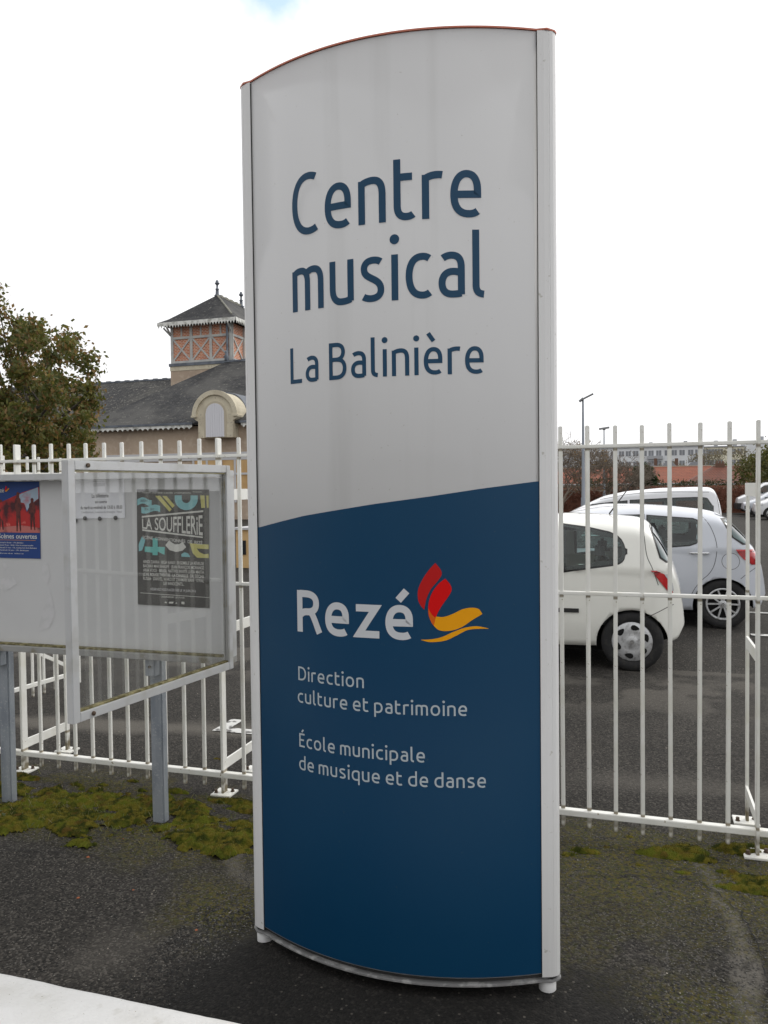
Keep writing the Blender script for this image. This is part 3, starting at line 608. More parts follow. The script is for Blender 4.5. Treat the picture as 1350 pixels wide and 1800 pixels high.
# flame emblem, each petal a strip between two outlines
def spl(p,n):
    p=np.array(p,float); m=len(p); out_=[]
    for k in range(n+1):
        t_=k/n*(m-1); i=min(int(t_),m-2); f=t_-i; p0,p1,p2,p3=p[max(i-1,0)],p[i],p[i+1],p[min(i+2,m-1)]
        out_.append(.5*((2*p1)+(-p0+p2)*f+(2*p0-5*p1+4*p2-p3)*f*f+(-p0+3*p1-3*p2+p3)*f**3))
    return out_
def petal(a,c,m,off):
    A,B=spl(a,24),spl(c,24); b=MB(); vs=[]
    for p,q in zip(A,B):
        for k in range(4): r=p+(q-p)*k/3; vs.append(on_panel(*r,off))
    b.add(vs,[(4*i+k,4*i+k+1,4*i+k+5,4*i+k+4) for i in range(24) for k in range(3)]); return b
e=empty('emblem'); e.parent=sign; e['label']='red and orange flame emblem'
for nm,a,c,m,o in (
 ('flame_petal',[(0.193,1.514),(0.171,1.49),(0.148,1.456),(0.134,1.423),(0.133,1.392),(0.141,1.371),(0.154,1.355)],[(0.193,1.514),(0.210,1.492),(0.214,1.474),(0.199,1.451),(0.178,1.426),(0.162,1.392),(0.154,1.355)],'red_dark',.0019),
 ('flame_petal',[(0.226,1.461),(0.204,1.444),(0.181,1.413),(0.169,1.377),(0.168,1.34),(0.177,1.315),(0.186,1.301)],[(0.226,1.461),(0.242,1.441),(0.247,1.423),(0.237,1.402),(0.219,1.377),(0.201,1.348),(0.192,1.325)],'red',.0019),
 ('wave',[(0.193,1.333),(0.218,1.331),(0.249,1.341),(0.28,1.356),(0.31,1.362),(0.336,1.358),(0.349,1.342)],[(0.186,1.301),(0.2,1.288),(0.223,1.283),(0.254,1.287),(0.284,1.299),(0.315,1.32),(0.349,1.34)],'orange',.0021),
 ('overlap',[(0.167,1.361),(0.17,1.335),(0.177,1.314),(0.186,1.301)],[(0.167,1.361),(0.177,1.343),(0.189,1.330),(0.194,1.333)],'orange_red',.0023),
 ('lower_wave',[(0.142,1.253),(0.177,1.255),(0.213,1.263),(0.248,1.279),(0.289,1.294),(0.33,1.299),(0.37,1.291)],[(0.142,1.252),(0.166,1.246),(0.192,1.246),(0.228,1.252),(0.264,1.269),(0.305,1.288),(0.37,1.29)],'orange',.0019)):
    petal(a,c,M_[m],o).build(nm,M_[m],e,fixn=False)

# ------------------------------------------------------------------ railing
FV=4.075
def lower_dirt(m,zlo,zhi,col):
    t=m.node_tree; p=t.nodes['Principled BSDF']; src=p.inputs['Base Color'].links[0].from_socket
    tcn=t.nodes.new('ShaderNodeTexCoord'); sp=t.nodes.new('ShaderNodeSeparateXYZ'); t.links.new(tcn.outputs['Object'],sp.inputs[0])
    r=t.nodes.new('ShaderNodeMapRange'); r.inputs['From Min'].default_value=zhi; r.inputs['From Max'].default_value=zlo; t.links.new(sp.outputs[2],r.inputs['Value'])
    n=t.nodes.new('ShaderNodeTexNoise'); n.inputs['Scale'].default_value=22; t.links.new(tcn.outputs['Object'],n.inputs['Vector'])
    r2_=t.nodes.new('ShaderNodeMapRange'); r2_.inputs['From Min'].default_value=.2; r2_.inputs['From Max'].default_value=.5; t.links.new(n.outputs['Fac'],r2_.inputs['Value'])
    f=t.nodes.new('ShaderNodeMath'); f.operation='MULTIPLY'; t.links.new(r.outputs[0],f.inputs[0]); t.links.new(r2_.outputs[0],f.inputs[1])
    x=t.nodes.new('ShaderNodeMix'); x.data_type='RGBA'; t.links.new(f.outputs[0],x.inputs[0]); t.links.new(src,x.inputs[6]); x.inputs[7].default_value=(*col,1); t.links.new(x.outputs[2],p.inputs['Base Color'])
FB=mat('weathered_white_bar',(.85,.85,.81),.5,noise=[(5,(.74,.73,.64),.48,.72),(45,(.30,.25,.15),.69,.75,8)],bump=(60,.15,.002)); lower_dirt(FB,.07,.125,(.20,.17,.11))
def band_dirt(m,zc,hw_,col):
    t=m.node_tree; p=t.nodes['Principled BSDF']; src=p.inputs['Base Color'].links[0].from_socket
    tcn=t.nodes.new('ShaderNodeTexCoord'); sp=t.nodes.new('ShaderNodeSeparateXYZ'); t.links.new(tcn.outputs['Object'],sp.inputs[0])
    a=t.nodes.new('ShaderNodeMath'); a.operation='SUBTRACT'; a.inputs[1].default_value=zc; t.links.new(sp.outputs[2],a.inputs[0])
    c=t.nodes.new('ShaderNodeMath'); c.operation='ABSOLUTE'; t.links.new(a.outputs[0],c.inputs[0])
    r=t.nodes.new('ShaderNodeMapRange'); r.inputs['From Min'].default_value=hw_; r.inputs['From Max'].default_value=hw_*.3; r.inputs['To Max'].default_value=.85; t.links.new(c.outputs[0],r.inputs['Value'])
    x=t.nodes.new('ShaderNodeMix'); x.data_type='RGBA'; t.links.new(r.outputs[0],x.inputs[0]); t.links.new(src,x.inputs[6]); x.inputs[7].default_value=(*col,1); t.links.new(x.outputs[2],p.inputs['Base Color'])
for zc in (1.214,1.945): band_dirt(FB,zc,.011,(.20,.165,.10))
band_dirt(FB,.142,.012,(.25,.20,.12))
fence=empty('railing',(0,FV,0),0,'white painted steel bar railing between the pavement and the car park','fence')
F=M_['fence']
bm_=MB(); bm_.box((-.010,-.010,.045),(.010,.010,2.062)); bar_me=bm_.mesh('bar',FB,bevel=.0035)
PITCH_B=1.411/11
posts=[.556+1.411*k for k in range(-5,5)]
rnd=random.Random(5)
for pu in posts:
    for j in range(1,11):
        o=link('bar',bar_me,fence,(pu+j*PITCH_B+rnd.uniform(-.002,.002),rnd.uniform(-.001,.001),rnd.uniform(-.007,.006))); o.rotation_euler=(rnd.uniform(-.002,.002),rnd.uniform(-.003,.003),rnd.uniform(-.25,.25) if rnd.random()<.3 else 0)
U0,U1=posts[0]-.02,posts[-1]+1.411
for z0,z1,d in ((.105,.135,.02),(1.222,1.240,.014),(1.952,1.970,.014)):
    b=MB(); b.box((U0,-d,z0),(U1,d,z1)); b.build('rail',F,fence,bevel=.003)
pm=MB(); pm.box((-.0075,-.026,.012),(.0075,.026,2.064)); post_me=pm.mesh('post',FB,bevel=.003)
sm_=MB(); sm_.box((-.0075,.376,.012),(.0075,.411,1.705)); stay_me=sm_.mesh('stay_post',FB,bevel=.003)
tp=MB(); tp.box((-.004,.025,1.712),(.045,.410,1.770)); top_me=tp.mesh('stay_bracket',F)
tp=MB(); tp.box((-.006,.026,1.7065),(.006,.41,1.772)); top_me=tp.mesh('stay_bracket',F,bevel=.001)
s1=MB(); s1.box((-.006,.0245,.925),(.006,.3755,.985)); s1_me=s1.mesh('stay_strut',F)
s2=MB(); s2.box((-.006,.0245,.150),(.006,.3755,.205)); s2_me=s2.mesh('stay_strut',F)
bp=MB(); bp.box((-.062,-.055,.0),(.062,.055,.0115)); bp_me=bp.mesh('base_plate',F,bevel=.002)
bo=MB(); bo.lathe([(0,.030),(.009,.030),(.009,.014),(.013,.014),(.013,.0118),(0,.0118)],6,smooth=False); bo_me=bo.mesh('bolt',M_['bolt'])
for pu in posts:
    link('post',post_me,fence,(pu,0,0)); link('stay_post',stay_me,fence,(pu+.005,0,0)); link('stay_bracket',top_me,fence,(pu,0,0))
    link('stay_strut',s1_me,fence,(pu,0,0)); link('stay_strut',s2_me,fence,(pu,0,0))
    for dv in (0,.392):
        pl=link('base_plate',bp_me,fence,(pu,dv,.006))
        for dx in (-.042,.042): link('bolt',bo_me,pl,(dx,-.02 if dx<0 else .02,0))
# open gate leaf behind, seen below the board
gate=empty('gate_leaf',(-4.86,5.10,0),rad(84),'white barred gate leaf standing open in the car park beyond the railing','gate')
for z in (.13,1.1,1.9):
    b=MB(); b.box((0,-.015,z),(.86,.015,z+.03)); b.build('rail',F,gate)
for x in (.0,.84):
    b=MB(); b.box((x-.001,-.02,.05),(x+.04,.02,2.0)); b.build('stile',F,gate)
for k in range(1,7): link('bar',bar_me,gate,(k*.12,0,0))
b=MB(); b.bar((.04,.0,.62),(.84,.0,.17),.03,.012,side=(0,1,0)); b.build('brace',F,gate)
b=MB(); b.box((-.62,.05,.004),(-.1,.28,.016)); b.build('ground_plate',F,gate)

# ------------------------------------------------------------------ notice board
board=empty('notice_board',(-2.9,3.6,0),0,'grey metal notice board on two galvanised posts with its glass door swung open','notice board')
def bx(a,b_,name,m,par=board,bev=.002,ox=2.9,oy=3.6):
    q=MB(); q.box((a[0]+ox,a[1]-oy,a[2]),(b_[0]+ox,b_[1]-oy,b_[2])); return q.build(name,m,par,bevel=bev)
bx((-3.95,3.601,.925),(-1.955,3.612,1.83),'back_panel',M_['panel'],bev=0)
bx((-3.98,3.53,1.831),(-1.925,3.616,1.865),'frame_top',M_['frame'])
bx((-3.98,3.53,.895),(-1.925,3.616,.924),'frame_bottom',M_['frame_dark'])
bx((-1.954,3.53,.9245),(-1.925,3.616,1.8305),'frame_side',M_['frame']); bx((-3.98,3.53,.9245),(-3.951,3.616,1.8305),'frame_side',M_['frame'])
bx((-3.94,3.56,.9245),(-1.96,3.600,.931),'bottom_grime',M_['grime'],bev=0)
for u0 in (-2.408,-3.40):
    q=MB(); q.box((u0-.036+2.9,3.617-3.6,.003),(u0+.036+2.9,3.617+.05-3.6,1.82)); o=q.build('post',M_['galv'],board,bevel=.006)
    q=MB(); q.box((u0-.03+2.9,3.57-3.6,.80),(u0+.03+2.9,3.616-3.6,.893)); q.build('post_bracket',M_['galv'],board,bevel=.003)
    for dz in (.85,):
        q=MB(); q.lathe([(0,-.008),(.008,-.008),(.008,0)],6,axis='y',c=(u0+2.9,-.03,dz),smooth=False); q.build('bolt',M_['bolt'],board)
# residue marks on the left bay
for poly in ([(-3.10,1.36),(-3.06,1.38),(-3.045,1.30),(-3.07,1.26),(-3.10,1.29)],[(-3.045,1.22),(-3.02,1.10),(-3.06,1.02),(-3.14,1.00),(-3.10,1.12)],[(-3.38,1.36),(-3.35,1.375),(-3.33,1.355),(-3.36,1.33)],[(-3.40,1.28),(-3.30,1.30),(-3.27,1.26),(-3.34,1.22),(-3.40,1.23)]):
    q=MB(); q.add([(x+2.9,3.5995-3.6,z) for x,z in poly],[tuple(range(len(poly)))]); q.build('glue_mark',M_['residue'],board,fixn=False)
# the open door
hx,hy,nx_,ny_=-1.925,3.545,-2.062,2.524
dl=math.hypot(nx_-hx,ny_-hy); ang=math.atan2(ny_-hy,nx_-hx)
door=empty('open_door'); door.parent=board; door.location=(hx+2.9,hy-3.6,0); door.rotation_euler=(0,0,ang); door['label']='glass door standing open towards the pavement'
def dbx(a,b_,name,m,bev=.002): q=MB(); q.box(a,b_); return q.build(name,m,door,bevel=bev)
D0,D1=.878,1.888
dbx((0,-.014,D0),(.032,.020,D1),'stile',M_['frame']); dbx((dl-.036,-.014,D0),(dl,.020,D1),'stile',M_['frame'])
dbx((.0325,-.013,D1-.036),(dl-.0365,.019,D1),'door_rail',M_['frame']); dbx((.0325,-.013,D0),(dl-.0365,.019,D0+.036),'door_rail',M_['frame'])
dbx((.033,-.002,D0+.0365),(dl-.037,.002,D1-.0365),'glass_pane',M_['glass'],0)
for y0,y1 in ((.0025,.011),(-.011,-.0025)):
    dbx((.034,y0,D0+.0368),(dl-.038,y1,D0+.0445),'pane_grime',M_['grime'],0)
    dbx((.034,y0,D1-.043),(dl-.038,y1,D1-.0368),'pane_seal',mat('yellowed_seal',(.55,.52,.36),.8,noise=(20,(.40,.36,.2),.4,.6)) if y0>0 else M_['rubber'],0)
    dbx((.0325,y0,D0+.046),(.036,y1,D1-.045),'pane_gasket',M_['frame_dark'],0)
for zz in (D0+.05,D1-.018,):
    q=MB(); q.lathe([(0,.006),(.009,.006),(.009,0),(0,0)],10,axis='y',c=(dl-.10,.0195,zz if zz>1.5 else D0+.018)); q.build('lock',M_['bolt'],door)

# ------------------------------------------------------------------ posters
FONTC={}
def text_polys(txt,size,align='CENTER',space=1.0):
    cu=bpy.data.curves.new('t','FONT'); cu.body=txt; cu.size=size; cu.align_x=align; cu.space_character=space; cu.resolution_u=3; cu.offset=.010
    ob=bpy.data.objects.new('t',cu); C.objects.link(ob); dg=bpy.context.evaluated_depsgraph_get(); me=bpy.data.meshes.new_from_object(ob.evaluated_get(dg))
    v=np.array([tuple(p.co)[:2] for p in me.vertices]) if len(me.vertices) else np.zeros((0,2)); f=[tuple(p.vertices) for p in me.polygons]
    bpy.data.objects.remove(ob); bpy.data.curves.remove(cu); bpy.data.meshes.remove(me); return v,f
class Sheet:
    """a printed sheet: local x across, z up, front towards -y"""
    def __init__(s,name,u0,z0,w_,h_,v,paper,label,cat,tilt=0):
        s.t=empty(name,(u0,v,z0),0,label,cat); s.t.rotation_euler=(0,tilt,0); s.w,s.h=w_,h_; s.k=0
        n=14; vs=[]
        b=MB()
        for j in range(n+1):
            for i in range(n+1):
                x,z=i/n*w_,j/n*h_; vs.append((x,s.bulge(x,z),z))
        fs=[(j*(n+1)+i,j*(n+1)+i+1,(j+1)*(n+1)+i+1,(j+1)*(n+1)+i) for j in range(n) for i in range(n)]
        b.add(vs,fs,0,True); b.add([(x,y+.0006,z) for x,y,z in vs],[tuple(reversed(f)) for f in fs],0,True); b.build('sheet',paper,s.t,fixn=False)
    def bulge(s,x,z): return -.0012-.0008*math.sin(x*22)*math.sin(z*13+1)
    def poly(s,name,polys,m,faces=None,lift=None,label=None):
        s.k+=1; o=-.0004*(1+s.k*.35) if lift is None else lift; b=MB()
        for p in polys:
            ff=[tuple(range(len(p)))] if faces is None else faces
            b.add([(x*s.w,s.bulge(x*s.w,z*s.h)+o,z*s.h) for x,z in p],ff)
        if faces is None:
            me=b.mesh(name,m,fixn=False); bm=bmesh.new(); bm.from_mesh(me); bmesh.ops.triangulate(bm,faces=bm.faces); bm.to_mesh(me); bm.free(); ob=link(name,me,s.t)
        else: ob=b.build(name,m,s.t,fixn=False)
        if label: ob['label']=label
        return ob
    def text(s,lines,m,name='lettering',label=None,warp=None):
        """lines: (text, x0, x1, z base, height of capitals) in sheet fractions"""
        s.k+=1; o=-.0004*(1+s.k*.35)
        for tx,x0,x1,zb,hh in lines:
            v,f=text_polys(tx,1,'LEFT')
            if not len(v): continue
            mn,mxv=v[:,0].min(),v[:,0].max(); X=x0+(v[:,0]-mn)/(mxv-mn)*(x1-x0); Z=zb+v[:,1]/.73*hh
            if warp: X,Z=warp(X,Z)
            b=MB(); b.add([(x*s.w,s.bulge(x*s.w,z*s.h)+o,z*s.h) for x,z in zip(X,Z)],f)
            ob=b.build(name,m,s.t,fixn=False)
            if label: ob['label']=label
# season poster
P=Sheet('season_poster',-2.492,1.170,.425,.606,3.5985,M_['poster_dark'],'dark season poster with turquoise and yellow shapes reading La Soufflerie','poster',rad(.8))
px=lambda pts:[((x-600)/590.,(1145-y)/965.) for x,y in pts]
def ring(cx,cy,r0,r1,a0,a1,n=14): return [(cx+r1*math.cos(a0+(a1-a0)*k/n),cy+r1*math.sin(a0+(a1-a0)*k/n)) for k in range(n+1)]+[(cx+r0*math.cos(a1+(a0-a1)*k/n),cy+r0*math.sin(a1+(a0-a1)*k/n)) for k in range(n+1)]
wave=lambda x0,x1,y,h,ph:[(x0+(x1-x0)*k/12,y+12*math.sin(ph+5.5*k/12)) for k in range(13)]+[(x1-(x1-x0)*k/12,y+h+12*math.sin(ph+5.5*(12-k)/12)) for k in range(13)]
P.poly('turquoise_shape',[px(wave(604,725,258,52,2.6)),px(wave(638,795,318,52,5.6+1.3)),px(ring(1008,255,36,94,0,math.pi)+[(914,228),(972,228)][:0]),px([(914,228),(972,228),(972,256),(914,256)]),px([(1044,228),(1102,228),(1102,256),(1044,256)]),px([(612,640),(640,574),(668,600),(655,650),(640,690),(614,698)]),px([(965,712),(990,694),(1020,702),(1040,732),(968,732)])],M_['pblue'])
P.poly('yellow_shape',[px([(755,234),(795,232),(890,344),(870,362)]),px([(812,234),(848,234),(915,312),(896,332)]),px([(1122,228),(1156,228),(1160,328),(1130,330)]),px([(1170,228),(1189,228),(1189,328),(1174,328)]),px([(1034,620),(1186,626),(1186,664),(1090,660),(1112,690),(1150,706),(1186,700),(1186,736),(1092,736),(1058,700)])],M_['pyellow'])
P.poly('green_cross',[px([(730,586),(772,586),(772,656),(832,656),(830,686),(828,722),(772,694),(770,726),(728,726),(728,706),(662,700),(664,656),(730,658)])],M_['pgreen'])
P.poly('white_shape',[px([(866,600),(836,640),(870,680),(925,694),(975,682),(1006,652),(978,610),(950,628),(915,632)])],M_['pwhite'])
P.poly('rule',[px([(642,402),(1146,348),(1146,362),(642,416)]),px([(644,512),(1140,562),(1140,574),(644,526)]),px([(624,1044),(1208,1056),(1208,1060),(624,1048)]),px([(650,207),(720,208),(720,211),(650,210)]),px([(1060,198),(1136,198),(1136,201),(1060,201)])],M_['pwhite'])
def wsouf(X,Z):
    zc=1-(460-180)/965.; k=.60+.62*(X-.07)/.84
    return X,zc+(Z-zc)*k*1.0
P.text([('LA SOUFFLERiE',.075,.915,1-(533-180)/965.,.143)],M_['pwhite'],label='large white title La Soufflerie',warp=lambda X,Z:(X,(1-(460-180)/965.)+(Z-(1-(460-180)/965.))*(.62+.62*(X-.07)/.84)))
P.text([('SCÈNE  CONVENTIONNÉE  DE  REZÉ',.08,.91,.574,.028)],M_['pwhite'],warp=lambda X,Z:(X,Z-.045*(X-.08)))
P.text([("L'AUDITORIUM · LA BALINIÈRE · LE THÉÂTRE MUNICIPAL",.22,.76,.965,.012)],M_['pwhite'])
P.text([('SAISON',.055,.15,.893,.020),('2016 · 2017',.11,.25,.820,.020)],M_['ink'])
nm=['HINDI ZAHRA · BIGA RANX · ENSEMBLE LA RÊVEUSE','BACHAR MAR KHALIFÉ · JEAN FRANÇOIS MORANGE','ARIA VOCE · BRASIL NATIVO INVITÉ LUÍSA MAITA','LE FIL ROUGE THÉÂTRE · LA CANAILLE · DR TITCHA','RUSSIA · DANYEL WARO ET ZANMARI BARÉ · KWAL','LES INNOCENTS...']
P.text([(s,.085 if i<5 else .37,.93 if i<5 else .66,1-(795+i*35-180)/965.,.028) for i,s in enumerate(nm)],M_['pwhite'])
P.text([('RÉSERVEZ VOS PLACES DÈS LE 14 JUIN 2016',.19,.82,.130,.022)],M_['residue'])
P.text([('LASOUFFLERIE.ORG · 02 51 70 78 00',.34,.66,.072,.014)],M_['pwhite'])
P.poly('sponsor_mark',[[(.38,.028),(.41,.024),(.42,.034),(.39,.038)],[(.44,.024),(.50,.024),(.51,.040),(.45,.038)],[(.53,.026),(.56,.026),(.55,.036)],[(.62,.024),(.66,.024),(.66,.044),(.62,.044)]],M_['pwhite'])
# ticket office notice
Q=Sheet('notice_sheet',-2.866,1.622,.308,.222,3.5985,M_['paper'],'white paper notice held by magnets, La billetterie est ouverte','notice',rad(-.6))
Q.text([('La billetterie',.34,.68,.50,.095),('est ouverte',.40,.64,.365,.075),('du mardi au vendredi de 13h30 à 18h30',.10,.95,.225,.085)],M_['ink'])
Q.text([("L'auditorium, 2 avenue de Bretagne - Rezé",.12,.94,.13,.050)],M_['ink_grey']); Q.text([('LA SOUFFLERIE',.37,.62,.80,.06)],M_['ink_grey'])
Q.poly('rule',[[(.37,.88),(.62,.88),(.62,.895),(.37,.895)],[(.37,.775),(.62,.775),(.62,.785),(.37,.785)]],M_['ink_grey'])
mg=mat('dark_magnet',(.03,.03,.032),.35,coat=.3)
for k,(x,z,lb) in enumerate(((-2.868,1.612,'dark round magnet just off the lower left corner of the notice'),(-2.808,1.624,'dark round magnet on the lower edge of the notice, left of centre'),(-2.715,1.622,'dark round magnet on the lower edge of the notice, right of centre'),(-2.616,1.626,'dark round magnet near the lower right corner of the notice'),(-2.735,1.842,'pale magnet at the top edge of the white paper notice'))):
    q=MB(); q.lathe([(0,-.007),(.009,-.006),(.0115,-.003),(.0115,.0008),(0,.0008)],14,axis='y'); o=q.build('magnet',mg if k<4 else M_['grime'],None,(x,3.5955,z)); tag(o,lb,'magnet','magnets holding the notice')
# concert poster
S=Sheet('concert_poster',-3.402,1.403,.297,.424,3.5985,M_['poster_blue'],'blue and red concert poster reading Scènes ouvertes','poster',rad(.3))
S.poly('stage_photo',[[(0,.335),(1,.335),(1,.93),(.62,.86),(0,.70)]],M_['stage'])
S.poly('stage_light',[[(.30,.76),(.42,.80),(.62,.85),(.98,.925),(.98,.78),(.8,.70),(.72,.62),(.66,.72),(.50,.74)]],M_['stage_light'])
S.poly('stage_floor',[[(0,.336),(1,.336),(1,.40),(.6,.43),(0,.40)]],M_['stage_floor'])
fig=lambda cx,zb,h:[[(cx-.05,zb),(cx-.02,zb),(cx,zb+.35*h),(cx+.03,zb),(cx+.06,zb),(cx+.05,zb+.5*h),(cx+.075,zb+.55*h),(cx+.06,zb+.80*h),(cx+.03,zb+.86*h),(cx+.035,zb+.96*h),(cx,zb+h),(cx-.035,zb+.96*h),(cx-.03,zb+.86*h),(cx-.07,zb+.80*h),(cx-.075,zb+.52*h),(cx-.05,zb+.5*h)]]
S.poly('singer_figure',fig(.52,.35,.52)+fig(.84,.37,.42)+fig(.12,.37,.40),M_['skin_print'])
S.poly('guitar_shape',[[(.03,.58),(.10,.60),(.30,.68),(.31,.70),(.10,.64),(.03,.62)]],M_['skin_print'])
S.text([('Rezé',.0,.20,.862,.060)],M_['pwhite']); S.text([('Scènes ouvertes',.05,.93,.258,.066)],M_['pwhite'])
S.text([('Samedi 6 février - 17h, Balinière',.08,.62,.195,.017),('Samedi 19 mars - 20h30 - Scène de musiques actuelles',.08,.84,.162,.017),('Samedi 21 mai - 17h, Auditorium de la Balinière',.08,.92,.129,.017),('Vendredi 10 juin - 19h, Barakason',.08,.74,.096,.017),('Entrée libre',.08,.62,.055,.013)],M_['pwhite'])
S.poly('small_emblem',[[(.22,.89),(.25,.95),(.28,.93),(.25,.88)]],M_['red']); S.poly('small_emblem',[[(.22,.875),(.26,.87),(.33,.91),(.31,.92),(.26,.89)]],M_['orange'])
S.poly('rule',[[(.05,.235),(.9,.235),(.9,.239),(.05,.239)]],M_['orange'])

# ------------------------------------------------------------------ cars
carglass=bpy.data.materials.new('tinted_car_glass'); carglass.use_nodes=True
_p=carglass.node_tree.nodes['Principled BSDF']; _p.inputs['Base Color'].default_value=(.035,.055,.058,1); _p.inputs['Roughness'].default_value=.05; _p.inputs['Specular IOR Level'].default_value=.9
_t=carglass.node_tree; _n=_t.nodes.new('ShaderNodeTexNoise'); _n.inputs['Scale'].default_value=2.2; _n.inputs['Detail'].default_value=2; _tc=_t.nodes.new('ShaderNodeTexCoord'); _t.links.new(_tc.outputs['Object'],_n.inputs['Vector'])
_r=_t.nodes.new('ShaderNodeValToRGB'); _r.color_ramp.elements[0].position=.42; _r.color_ramp.elements[0].color=(.012,.016,.018,1); _r.color_ramp.elements[1].position=.62; _r.color_ramp.elements[1].color=(.10,.15,.15,1); _t.links.new(_n.outputs['Fac'],_r.inputs[0]); _t.links.new(_r.outputs[0],_p.inputs['Base Color'])
M_['tyre']=mat('tyre_rubber',(.018,.018,.019),.85,noise=(20,(.035,.033,.03),.5,.7)); M_['hub']=mat('silver_hubcap',(.58,.59,.60),.35,metal=.35,noise=(30,(.36,.36,.36),.5,.7))
M_['arch']=mat('wheel_well_black',(.006,.006,.006),.95); M_['taillight']=mat('red_tail_lamp',(.50,.012,.015),.15,coat=.8,noise=(12,(.30,.005,.01),.45,.6)); M_['lampclear']=mat('clear_lamp',(.55,.56,.57),.15,coat=.8)
M_['trim']=mat('black_trim',(.02,.02,.021),.5); M_['chrome']=mat('chrome',(.65,.66,.67),.2,metal=.8)
def paintm(name,c,dirt=(.55,.53,.48)): 
    return mat(name,c,.35,coat=.8,noise=[(1.2,tuple(v*.95 for v in c),.4,.7),(3,dirt,.72,.95,8,(1,1,1))])
M_['autoglass']=glassmat('tinted_window_glass',(.76,.88,.86),.0,.03); M_['seat']=mat('grey_seat_fabric',(.11,.115,.12),.8)
class Car:
    def __init__(s,name,label,vnear,W_,top,bot,rear,front,pm,wheels,wr,group='white vehicles parked beyond the railing',roofr=.16,belt=.95,tumble=.17):
        s.vn,s.W,s.top,s.bot,s.x1,s.x0,s.wr,s.belt,s.tum,s.rr=vnear,W_,top,bot,rear,front,wr,belt,tumble,roofr
        s.t=empty(name,(0,0,0),0,label,'van' if 'van' in name else 'car',group)
        # origin of the thing at its middle on the ground
        s.ox,s.oy=(rear+front)/2,vnear+W_/2; s.t.location=(s.ox,s.oy,0)
        s.maxtop=max(z for _,z in top)
        nx=120; xs=[]; s.holes=[]
        for i in range(nx+1):
            q=i/nx; xs.append(front+(rear-front)*(.5-.5*math.cos(math.pi*q))*.65+(rear-front)*q*.35)
        xs[0]+=.004; xs[-1]-=.004
        rows=[]; nz_=36
        for x in xs:
            T,Bt=s.T(x),s.B(x); r=[]
            zs=[Bt+(T-Bt)*(1-(1-k/nz_)**1.7) for k in range(nz_+1)]
            for z in zs: r.append((x,-s.Y(x,z),z))
            rows.append(r)
        b=MB(); n=nz_+1; vs=[]
        for r in rows:
            ring=[(x,y,z) for x,y,z in r]+[(x,-y,z) for x,y,z in reversed(r[:-1])]
            vs+=[(x-s.ox,y,z) for x,y,z in ring]
        m=2*nz_+1; fs=[]
        for i in range(nx):
            for k in range(m): fs.append((i*m+k,i*m+(k+1)%m,(i+1)*m+(k+1)%m,(i+1)*m+k))
        b.add(vs,fs,0,True); b.add(vs[:m],[tuple(range(m))]); b.add(vs[-m:],[tuple(reversed(range(m)))])
        me=b.mesh('body',[pm,M_['arch']],fixn=False); bm=bmesh.new(); bm.from_mesh(me); bmesh.ops.remove_doubles(bm,verts=bm.verts,dist=.0005); bmesh.ops.recalc_face_normals(bm,faces=bm.faces); bm.to_mesh(me); bm.free()
        ob=link('body',me,s.t)
        if wheels:
            cut=MB()
            for wx in wheels:
                for sd in (-1,1): cut.lathe([(0,0),(wr*1.15,0),(wr*1.15,.32),(0,.32)],36,axis='y',c=(wx-s.ox,(-W_/2-.06) if sd<0 else (W_/2+.06-.32),wr*.93),mi=1)
            cm=cut.mesh('c',[pm,M_['arch']]); bm=bmesh.new(); bm.from_mesh(cm); bmesh.ops.remove_doubles(bm,verts=bm.verts,dist=1e-4); bmesh.ops.recalc_face_normals(bm,faces=bm.faces); bm.to_mesh(cm); bm.free()
            co=link('c',cm,s.t); md=ob.modifiers.new('b','BOOLEAN'); md.object=co; md.operation='DIFFERENCE'; md.solver='EXACT'
            bpy.context.view_layer.update(); dg=bpy.context.evaluated_depsgraph_get(); nm_=bpy.data.meshes.new_from_object(ob.evaluated_get(dg)); ob.modifiers.clear(); ob.data=nm_; nm_.name='body'; bpy.data.objects.remove(co)
        s.body=ob
    def interp(s,pts,x):
        xs=[p[0] for p in pts]; return float(np.interp(x,xs,[p[1] for p in pts]))
    def T(s,x):   # smoothed silhouette
        return sum(s.interp(s.top,x+d)*w_ for d,w_ in ((-.05,.2),(-.02,.2),(0,.2),(.02,.2),(.05,.2))) if s.x0+.12<x<s.x1-.12 else s.interp(s.top,x)
    def B(s,x): return s.interp(s.bot,x)
    def Y(s,x,z):
        T,Bt=s.T(x),s.B(x)
        e=max(0,1-(s.x1-x)/.34); e2=max(0,1-(x-s.x0)/.5)
        plan=(1-.40*e**2.4)*(1-.42*e2**2.2)
        g_=1.0
        if z<.45: g_=1-.05*((.45-z)/.25)**1.5
        if z>s.belt: g_=1-s.tum*((z-s.belt)/(s.maxtop-s.belt))**1.05
        elif z>.45: g_=1-.018*((z-.45)/(s.belt-.45))**2
        zr=T-s.rr
        if z>zr: g_*=max(0,1-((z-zr)/s.rr)**2.6)**(1/2.6)*.999
        return s.W/2*plan*g_
    def pt(s,x,z,off,sd=-1): return (x-s.ox,sd*(s.Y(x,z)+off),z)
    def patch(s,name,lo,hi,m,off=.004,par=None,nx=60,nz=8,sd=-1,vert=False,label=None):
        b=MB(); vs=[]
        if not vert:
            x0,x1=lo[0][0],lo[-1][0]
            for i in range(nx+1):
                x=x0+(x1-x0)*i/nx; a=s.interp(lo,x); c=s.interp(hi,x)
                for k in range(nz+1): vs.append(s.pt(x,a+(c-a)*k/nz,off,sd))
        else:   # lo/hi: (z, x) outlines, left and right
            z0,z1=lo[0][0],lo[-1][0]
            for i in range(nx+1):
                z=z0+(z1-z0)*i/nx; a=s.interp(lo,z); c=s.interp(hi,z)
                for k in range(nz+1): vs.append(s.pt(a+(c-a)*k/nz,z,off,sd))
